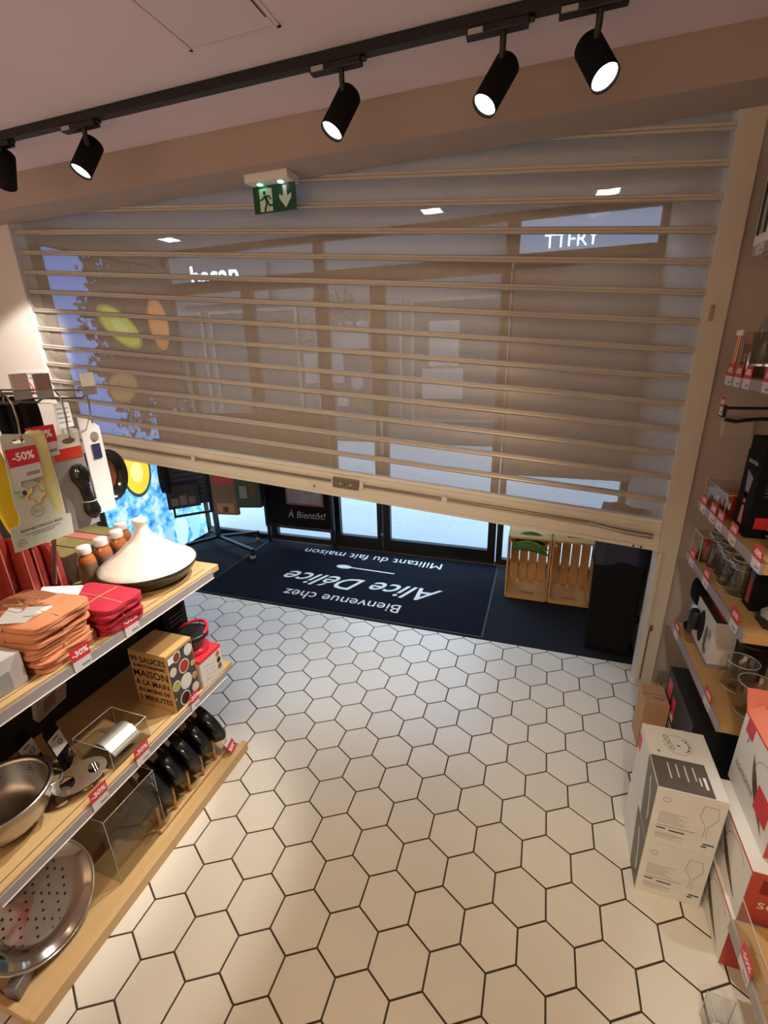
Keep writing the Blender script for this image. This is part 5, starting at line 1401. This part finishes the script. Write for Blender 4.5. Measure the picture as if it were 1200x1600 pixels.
MB().box((0, 0.0, 0.29), (0.12, 0.115, 0.34)).build('raised_back', M_blackm, ck)
def cprint(pts, m, nm): MB().poly([(-0.0008, p[0], p[1]) for p in pts][::-1]).build(nm, m, ck)
cprint([(0.052, 0.125), (0.070, 0.125), (0.088, 0.225), (0.034, 0.205)], mat('grey_glass_print', (0.22, 0.20, 0.20), 0.4), 'carafe_print')
cprint([(0.052, 0.110), (0.072, 0.110), (0.074, 0.150), (0.050, 0.150)], mat('rose_drink_print', (0.35, 0.06, 0.09), 0.4), 'drink_print')
cprint([(0.045, 0.035), (0.080, 0.035), (0.072, 0.10), (0.054, 0.10)], mat('amber_drink_print', (0.50, 0.18, 0.03), 0.4), 'drink_print')
lettering('COCKTAIL', 0.016, M_tagt, ck, (-0.001, 0.062, 0.255), (0, -1, 0), (0, 0, 1))
for k in range(10): MB().box((0.03, -0.0008, 0.15+0.0125*k), (0.10-0.02*(k % 3), 0.0, 0.152+0.0125*k)).build('print_line', M_inkg, ck)
MB().box((0.02, -0.0008, 0.035), (0.065, 0.0, 0.075)).build('red_patch', M_red, ck)
MB().box((0.075, -0.0008, 0.035), (0.09, 0.0, 0.075)).build('gold_patch', mat('gold_print', (0.40, 0.26, 0.08), 0.5), ck)
wr = thing('striped_wrap', 'striped cream wrapped parcel at the near end of the cocktail shelf', 'parcel', (0.80, 1.680, UZ))
soft_box((0.13, 0.10, 0.10), 8, 4, 0.01, 5, 2, Matrix.Translation((0, 0, 0.05))).build('parcel', M_card, wr)
for k in range(4): MB().tube([(-0.066, -0.045, 0.02+0.02*k), (-0.067, 0.045, 0.02+0.02*k)], 0.003, 6).build('stripe', mat('olive_stripe', (0.16, 0.16, 0.04), 0.6), wr)
# --- shelf with copper tools and bottle
gbtl = thing('glass_bottle', 'big clear glass bottle with fittings on the fourth shelf', 'bottle', (0.752, 2.045, QZ))
MB().lathe([(0.0, 0.003), (0.060, 0.003), (0.066, 0.012), (0.066, 0.13), (0.055, 0.19), (0.030, 0.235), (0.022, 0.26), (0.022, 0.31)], 28, cap=False).build('body', M_jar2, gbtl)
MB().lathe([(0.068, 0.04), (0.068, 0.048)], 28, cap=False).build('band', M_chrome, gbtl)
MB().tube([(-0.067, 0.01, 0.085), (-0.075, -0.01, 0.075), (-0.072, 0.0, 0.03)], 0.004, 8).build('clasp', M_chrome, gbtl)
M_cop = mat('copper', (0.55, 0.28, 0.16), 0.3, metal=1.0)
for k, (y, lb) in enumerate(((2.232, 'copper bar spoon farthest along the fourth shelf'), (2.212, 'copper bar spoon beside the boxed set'))):
    t = thing('copper_tool', lb, 'bar spoon', (0.692, y, QZ), (0.05, 0, 0), 'copper bar spoons')
    MB().tube([(0, 0, 0.002), (0, 0, 0.15)], 0.004, 8).build('shaft', M_cop, t)
    soft_box((0.02, 0.016, 0.022), 6, 3, 0, 1, 1, Matrix.Translation((0, 0, 0.155))).build('head', M_white, t)
bs = thing('bar_set_box', 'brown boxed bar set behind the copper spoons', 'box', (0.705, 2.118, QZ))
MB().box((0, 0, 0), (0.12, 0.075, 0.155)).build('carton', mat('copper_brown_carton', (0.20, 0.10, 0.06), 0.4, noise=0.4, nscale=20), bs, bevel=0.001)
MB().box((-0.0008, 0.005, 0.115), (0.0, 0.07, 0.150)).build('pink_band', mat('dusky_pink', (0.36, 0.18, 0.13), 0.5), bs)
for k in range(3): MB().box((-0.0008, 0.03, 0.03+0.02*k), (0.0, 0.055, 0.042+0.02*k)).build('gold_mark', mat('gold_print', (0.40, 0.26, 0.08), 0.5), bs)
# hook bar under it
hk = thing('hook_rail', 'black hook rail with a red tag under the fourth shelf', 'hook rail', (0.70, 2.215, 1.545))
MB().tube([(0, 0, 0.0), (0.30, 0, 0.0)], 0.006, 8).build('bar', M_black, hk)
MB().tube([(0.0, -0.005, -0.045), (0.04, -0.005, -0.052), (0.08, -0.005, -0.045), (0.13, -0.005, -0.040), (0.19, -0.005, -0.045), (0.24, -0.005, -0.03), (0.25, 0, 0.0)], 0.0075, 8).build('prong', M_black, hk)
MB().box((-0.016, -0.022, -0.035), (-0.004, 0.022, 0.012)).build('holder', M_black, hk)
price_tag('-30%', (0.683, 2.215, 1.548), -1, 'on the black hook rail', w=0.042, scale=0.9)
jbx = MB().box((0, 0, 0), (0.13, 0.035, 0.09)).build('junction_box', M_wall, None, (0.765, SH_Y-0.0355, 1.385), bevel=0.012)
tag(jbx, 'painted wall box half hidden behind the hook rail', 'wall box')
# --- highest shelf
wc = thing('knife_carton', 'white carton with dark pictured blades on the highest shelf', 'carton', (0.677, 2.115, PZ))
MB().box((0, 0, 0), (0.14, 0.12, 0.33)).build('carton', M_card, wc, bevel=0.0015)
for k in range(3): MB().tube([(-0.001, 0.03+0.03*k, 0.03), (-0.001, 0.035+0.028*k, 0.27)], 0.006, 6).build('blade_print', M_inkg if k == 1 else M_ink, wc)

# ------------------------------------------------------------------ cartons on the floor at the right
cbx = thing('cardboard_box', 'brown cardboard box on the floor beside the right-hand post', 'cardboard box', (0.553, 1.958, 0.0))
MB().box((0, 0, 0), (0.100, 0.135, 0.262)).build('carton', mat('brown_cardboard', (0.46, 0.26, 0.125), 0.8, noise=0.08, nscale=15), cbx, bevel=0.002)
MB().box((0.0005, 0.064, 0.262), (0.0995, 0.067, 0.2627)).build('flap_seam', mat('dark_seam', (0.16, 0.08, 0.04), 0.8), cbx)
MB().tube([(0.040+0.012*k, 0.040+0.006*((-1)**k), 0.2628) for k in range(5)], 0.0016, 5).build('marker_scribble', M_ink, cbx)
kbx = thing('black_carton', 'large black machine carton with red stickers under the lowest shelf', 'carton', (0.662, 1.715, 0.0))
MB().box((0, 0, 0), (0.30, 0.375, 0.385)).build('carton', mat('charcoal_carton', (0.016, 0.016, 0.017), 0.5), kbx, bevel=0.0015)
def kprint(y0, y1, z0, z1, m, nm='print'): MB().box((-0.001, y0, z0), (0.0, y1, z1)).build(nm, m, kbx)
kprint(0.29, 0.345, 0.255, 0.345, M_red, 'red_sticker'); kprint(0.215, 0.26, 0.23, 0.31, M_red, 'red_sticker'); kprint(0.215, 0.26, 0.20, 0.23, M_card, 'white_sticker')
kprint(0.30, 0.36, 0.06, 0.12, M_red, 'red_sticker')
for y0_, y1_, z_ in ((0.17, 0.30, 0.170), (0.19, 0.30, 0.150), (0.22, 0.34, 0.115), (0.24, 0.33, 0.100)): kprint(y0_, y1_, z_, z_+0.008, M_tagw, 'print_line')
MB().poly([(-0.0012, 0.07+0.045*math.cos(2*PI*k/24), 0.18+0.11*math.sin(2*PI*k/24)) for k in range(24)][::-1]).build('machine_print', mat('steel_print', (0.24, 0.25, 0.25), 0.4), kbx)
# two stacked glassware cartons
m_marb = mat('white_marble_carton', (0.80, 0.79, 0.76), 0.45, noise=0.0, nscale=5, color2=(0.64, 0.635, 0.61), stretch=(1, 1, 2.5))
m_phot = mat('dusky_photo', (0.13, 0.115, 0.10), 0.4, noise=0.5, nscale=9)
m_phot2 = mat('grey_taupe_print', (0.13, 0.11, 0.10), 0.4, noise=0.2, nscale=10)
for k in range(2):
    t = thing('glassware_carton', ('lower white glassware carton of the pair on the tiles', 'upper white glassware carton of the pair on the tiles')[k], 'carton', (0.445, 1.287, 0.2405*k), (0, 0, 0), 'white glassware cartons')
    W, D, Hh = 0.194, 0.275, 0.239
    MB().box((0, 0, 0), (W, D, Hh)).build('carton', m_marb, t, bevel=0.002)
    MB().poly([(-0.0008, y, z) for y, z in ((0.002, 0.003), (0.002, Hh-0.002), (0.135, Hh-0.002), (0.095, 0.003))]).build('side_photo', m_phot, t)
    MB().tube([(-0.001, 0.03, 0.06), (-0.0012, 0.045, 0.14), (-0.0012, 0.075, 0.20)], 0.0016, 5).build('glass_line', M_tagw, t)
    MB().lathe([(0.0, 0.0), (0.012, 0.0)], 12, M=Matrix.Translation((-0.0016, 0.03, 0.09)) @ Matrix.Rotation(-PI/2, 4, 'Y'), cap=False, sx=2.0).build('amber_spot', mat('amber_print', (0.45, 0.32, 0.12), 0.4), t)
    # grey wash of lettering on the near face
    m_fp = mat('faint_print', (0.50, 0.49, 0.47), 0.5)
    rows_ = [(0.020, 0.100-0.012*(q % 3), 0.096+0.0072*q, 0.0030, m_fp) for q in range(7)] + [(0.02, 0.125, 0.083, 0.0022, M_inkg), (0.02, 0.046, 0.070, 0.0045, M_ink), (0.056, 0.10, 0.066, 0.0045, M_ink)]
    rows_ += [(0.02, 0.08+0.02*(q % 2), 0.054-0.008*q, 0.0022, m_fp) for q in range(4)] + [(0.02, 0.10, 0.045, 0.002, M_inkg), (0.155, 0.185, 0.045, 0.0045, M_ink), (0.152, 0.166, 0.034, 0.005, M_ink)]
    for (x0, x1, z0, dz, m) in rows_:
        MB().box((x0, -0.0008, z0), (x1, 0.0, z0+dz)).build('print_line', m, t)
    MB().tube([(0.032+0.011*math.cos(2*PI*q/20), -0.0006, 0.195+0.009*math.sin(2*PI*q/20)) for q in range(20)], 0.0007, 5, closed=True).build('seal', M_inkg, t)
    MB().tube([(0.148, -0.0006, 0.075), (0.150, -0.0006, 0.12), (0.128, -0.0006, 0.16), (0.134, -0.0006, 0.205), (0.172, -0.0006, 0.205), (0.178, -0.0006, 0.16), (0.156, -0.0006, 0.12), (0.158, -0.0006, 0.075)], 0.0006, 5).build('glass_outline', M_inkg, t)
    if k == 1:
        MB().box((0.002, 0.002, Hh), (0.158, 0.130, Hh+0.0008)).build('top_photo', m_phot2, t)
        for q in range(4): MB().box((0.045+0.024*q, 0.045+0.01*(q % 2), Hh+0.0008), (0.049+0.024*q, 0.108, Hh+0.0013)).build('print_line', M_tagw, t)
        MB().box((0.140, 0.03, Hh+0.0008), (0.148, 0.075, Hh+0.0013)).build('print_line', M_tagt, t); MB().box((0.128, 0.04, Hh+0.0008), (0.132, 0.07, Hh+0.0013)).build('print_line', M_tagt, t)
        MB().tube([(0.098+0.043*math.cos(2*PI*q/32), 0.198+0.043*math.sin(2*PI*q/32), Hh+0.0004) for q in range(32)], 0.0005, 5, closed=True).build('round_seal', M_inkg, t)
        lettering('COCO', 0.022, M_ink, t, (0.070, 0.203, Hh+0.0012), (0.25, -1, 0), (1, 0.25, 0))
        for q in range(7):
            a_ = -0.9+0.3*q; MB().cbox((0.098+0.034*math.cos(a_), 0.198-0.034*math.sin(a_), Hh+0.0009), (0.006, 0.003+0.003*(q % 2), 0.0006)).build('seal_mark', M_ink, t)
        MB().box((0.094, 0.192, Hh+0.0005), (0.104, 0.196, Hh+0.001)).build('star', M_ink, t)
        MB().box((0.028, 0.150, Hh+0.0005), (0.034, 0.158, Hh+0.001)).build('arrow_mark', M_ink, t)
        MB().box((-0.0010, 0.235, 0.14), (0.0, 0.268, 0.20)).build('red_sticker', M_red, t)
        MB().box((-0.0010, 0.235, 0.115), (0.0, 0.268, 0.14)).build('white_sticker', M_card, t)
# tableware cartons with coral ends
m_cor = mat('coral_red_card', (0.55, 0.085, 0.06), 0.5, noise=0.05, nscale=20)
m_cor2 = mat('pale_coral_card', (0.78, 0.22, 0.14), 0.5)
m_sono = mat('white_soft_carton', (0.74, 0.74, 0.71), 0.5, noise=0.04, nscale=10)
for k, (x, y, z, D, Hh, lb) in enumerate(((0.652, 1.135, 0.0, 0.30, 0.200, 'lowest white tableware carton with coral end'), (0.662, 1.142, 0.201, 0.31, 0.207, 'middle white tableware carton with coral end'), (0.700, 1.190, 0.4095, 0.285, 0.275, 'topmost white tableware carton with open coral flaps'))):
    t = thing('tableware_carton', lb, 'carton', (x, y, z), (0, 0, 0), 'tableware cartons with coral ends')
    MB().box((0, 0.001, 0), (0.29, D, Hh)).build('carton', m_sono, t, bevel=0.0015)
    MB().box((0.0, 0.0, 0.002), (0.29, 0.001, Hh-0.002)).build('coral_end', m_cor, t)
    MB().poly([(-0.0008, y2, z2) for y2, z2 in [(D*0.12+D*0.50*(a/10), Hh*(0.12+0.62*(a/10))) for a in range(11)] + [(D*0.62-D*0.50*(a/10)+0.030*math.sin(PI*a/10), Hh*(0.74-0.62*(a/10))-0.012*math.sin(PI*a/10)) for a in range(1, 10)]]).build('blade_print', mat('dark_rim_print', (0.09, 0.03, 0.025), 0.4), t)
    MB().tube([(-0.0006, D*0.3+0.07*math.cos(a), Hh*0.62+0.06*math.sin(a)) for a in [PI*q/14 for q in range(-3, 12)]], 0.0007, 5).build('glass_line', M_inkg, t)
    lettering('sonoma', 0.042, M_inkg, t, (-0.0012, D*0.68, Hh*0.34), (0, -1, 0), (0, 0, 1))
    lettering('sonoma', 0.055, M_tagt, t, (0.12, -0.0008, Hh*0.42), (1, 0, 0), (0, 0, 1))
    MB().box((0.03, -0.0008, Hh*0.62), (0.075, 0.0, Hh*0.88)).build('dark_red_patch', mat('wine_red', (0.25, 0.015, 0.02), 0.5), t)
    MB().box((-0.0008, 0.0, Hh-0.006), (0.0, D, Hh)).build('red_edge_line', M_red, t)
    if k == 2:
        lettering('7', 0.03, M_ink, t, (-0.0012, D*0.80, Hh*0.74), (0, -1, 0), (0, 0, 1))
        MB().box((-0.001, D*0.72, Hh*0.80), (0.0, D*0.90, Hh*0.97)).build('red_sticker', M_red, t)
        MB().box((0.004, 0.004, Hh), (0.286, D-0.004, Hh+0.0008)).build('coral_inside', m_cor2, t)
        MB().box((0.0, D-0.004, Hh), (0.29, D-0.001, Hh+0.07), M=Matrix.Translation((0, D, Hh)) @ Matrix.Rotation(-0.5, 4, 'X') @ Matrix.Translation((0, -D, -Hh))).build('open_flap', m_cor2, t)
        MB().box((0.0, 0.0, Hh), (0.003, D, Hh+0.05), M=Matrix.Translation((0, 0, Hh)) @ Matrix.Rotation(0.9, 4, 'Y') @ Matrix.Translation((0, 0, -Hh))).build('open_flap', m_cor2, t)
        MB().box((-0.002, 0.03, Hh*0.25), (0.0, 0.11, Hh*0.55)).build('price_sticker', M_red, t)
# goods on the near lower shelf
gd2 = thing('acrylic_guard', 'clear acrylic guard along the near low shelf', 'guard', (0.642, 0.55, 0.2325))
MB().box((0.0, 0.0, 0.0), (0.003, 0.56, 0.10)).build('sheet', M_acr, gd2)
MB().tube([(0.0015, 0.0, 0.10), (0.0015, 0.56, 0.10)], 0.0017, 4).build('edge', M_edge, gd2)
MB().tube([(0.0015, 0.56, 0.0), (0.0015, 0.56, 0.10)], 0.0017, 4).build('edge', M_edge, gd2)
for k, (x, y) in enumerate(((0.745, 1.06), (0.775, 1.03))):
    t = thing('bottle_pourer', ('chrome bottle pourer on the near low shelf, nearer the guard', 'chrome bottle pourer on the near low shelf, nearer the wall')[k], 'pourer', (x, y, 0.232), group='chrome bottle pourers')
    MB().lathe([(0.0, 0.0), (0.012, 0.0), (0.014, 0.02), (0.008, 0.026), (0.005, 0.06)], 14).build('stopper', M_chrome, t)
    MB().tube([(0, 0, 0.055), (-0.008, 0.0, 0.07), (-0.022, 0.0, 0.075)], 0.0035, 8).build('spout', M_chrome, t)
price_tag('-50%', (0.6355, 1.005, 0.228), -1, 'on the near low shelf by the chrome pourers', w=0.066)
fb = thing('acrylic_floor_box', 'small clear box on the tiles in front of the near low shelf', 'box', (0.565, 0.865, 0.0))
acrylic_box(fb, 0.068, 0.12, 0.11)
fi = thing('wrapped_sweet', 'small blue and white wrapped item in the clear floor box', 'packet', (0.60, 0.925, 0.0035))
soft_box((0.05, 0.08, 0.04), 8, 4, 0.02, 6, 2, Matrix.Translation((0, 0, 0.02))).build('packet', M_card, fi)
MB().box((-0.018, -0.03, 0.0402), (0.018, 0.0, 0.0412)).build('blue_print', mat('violet_print', (0.05, 0.04, 0.16), 0.5), fi)
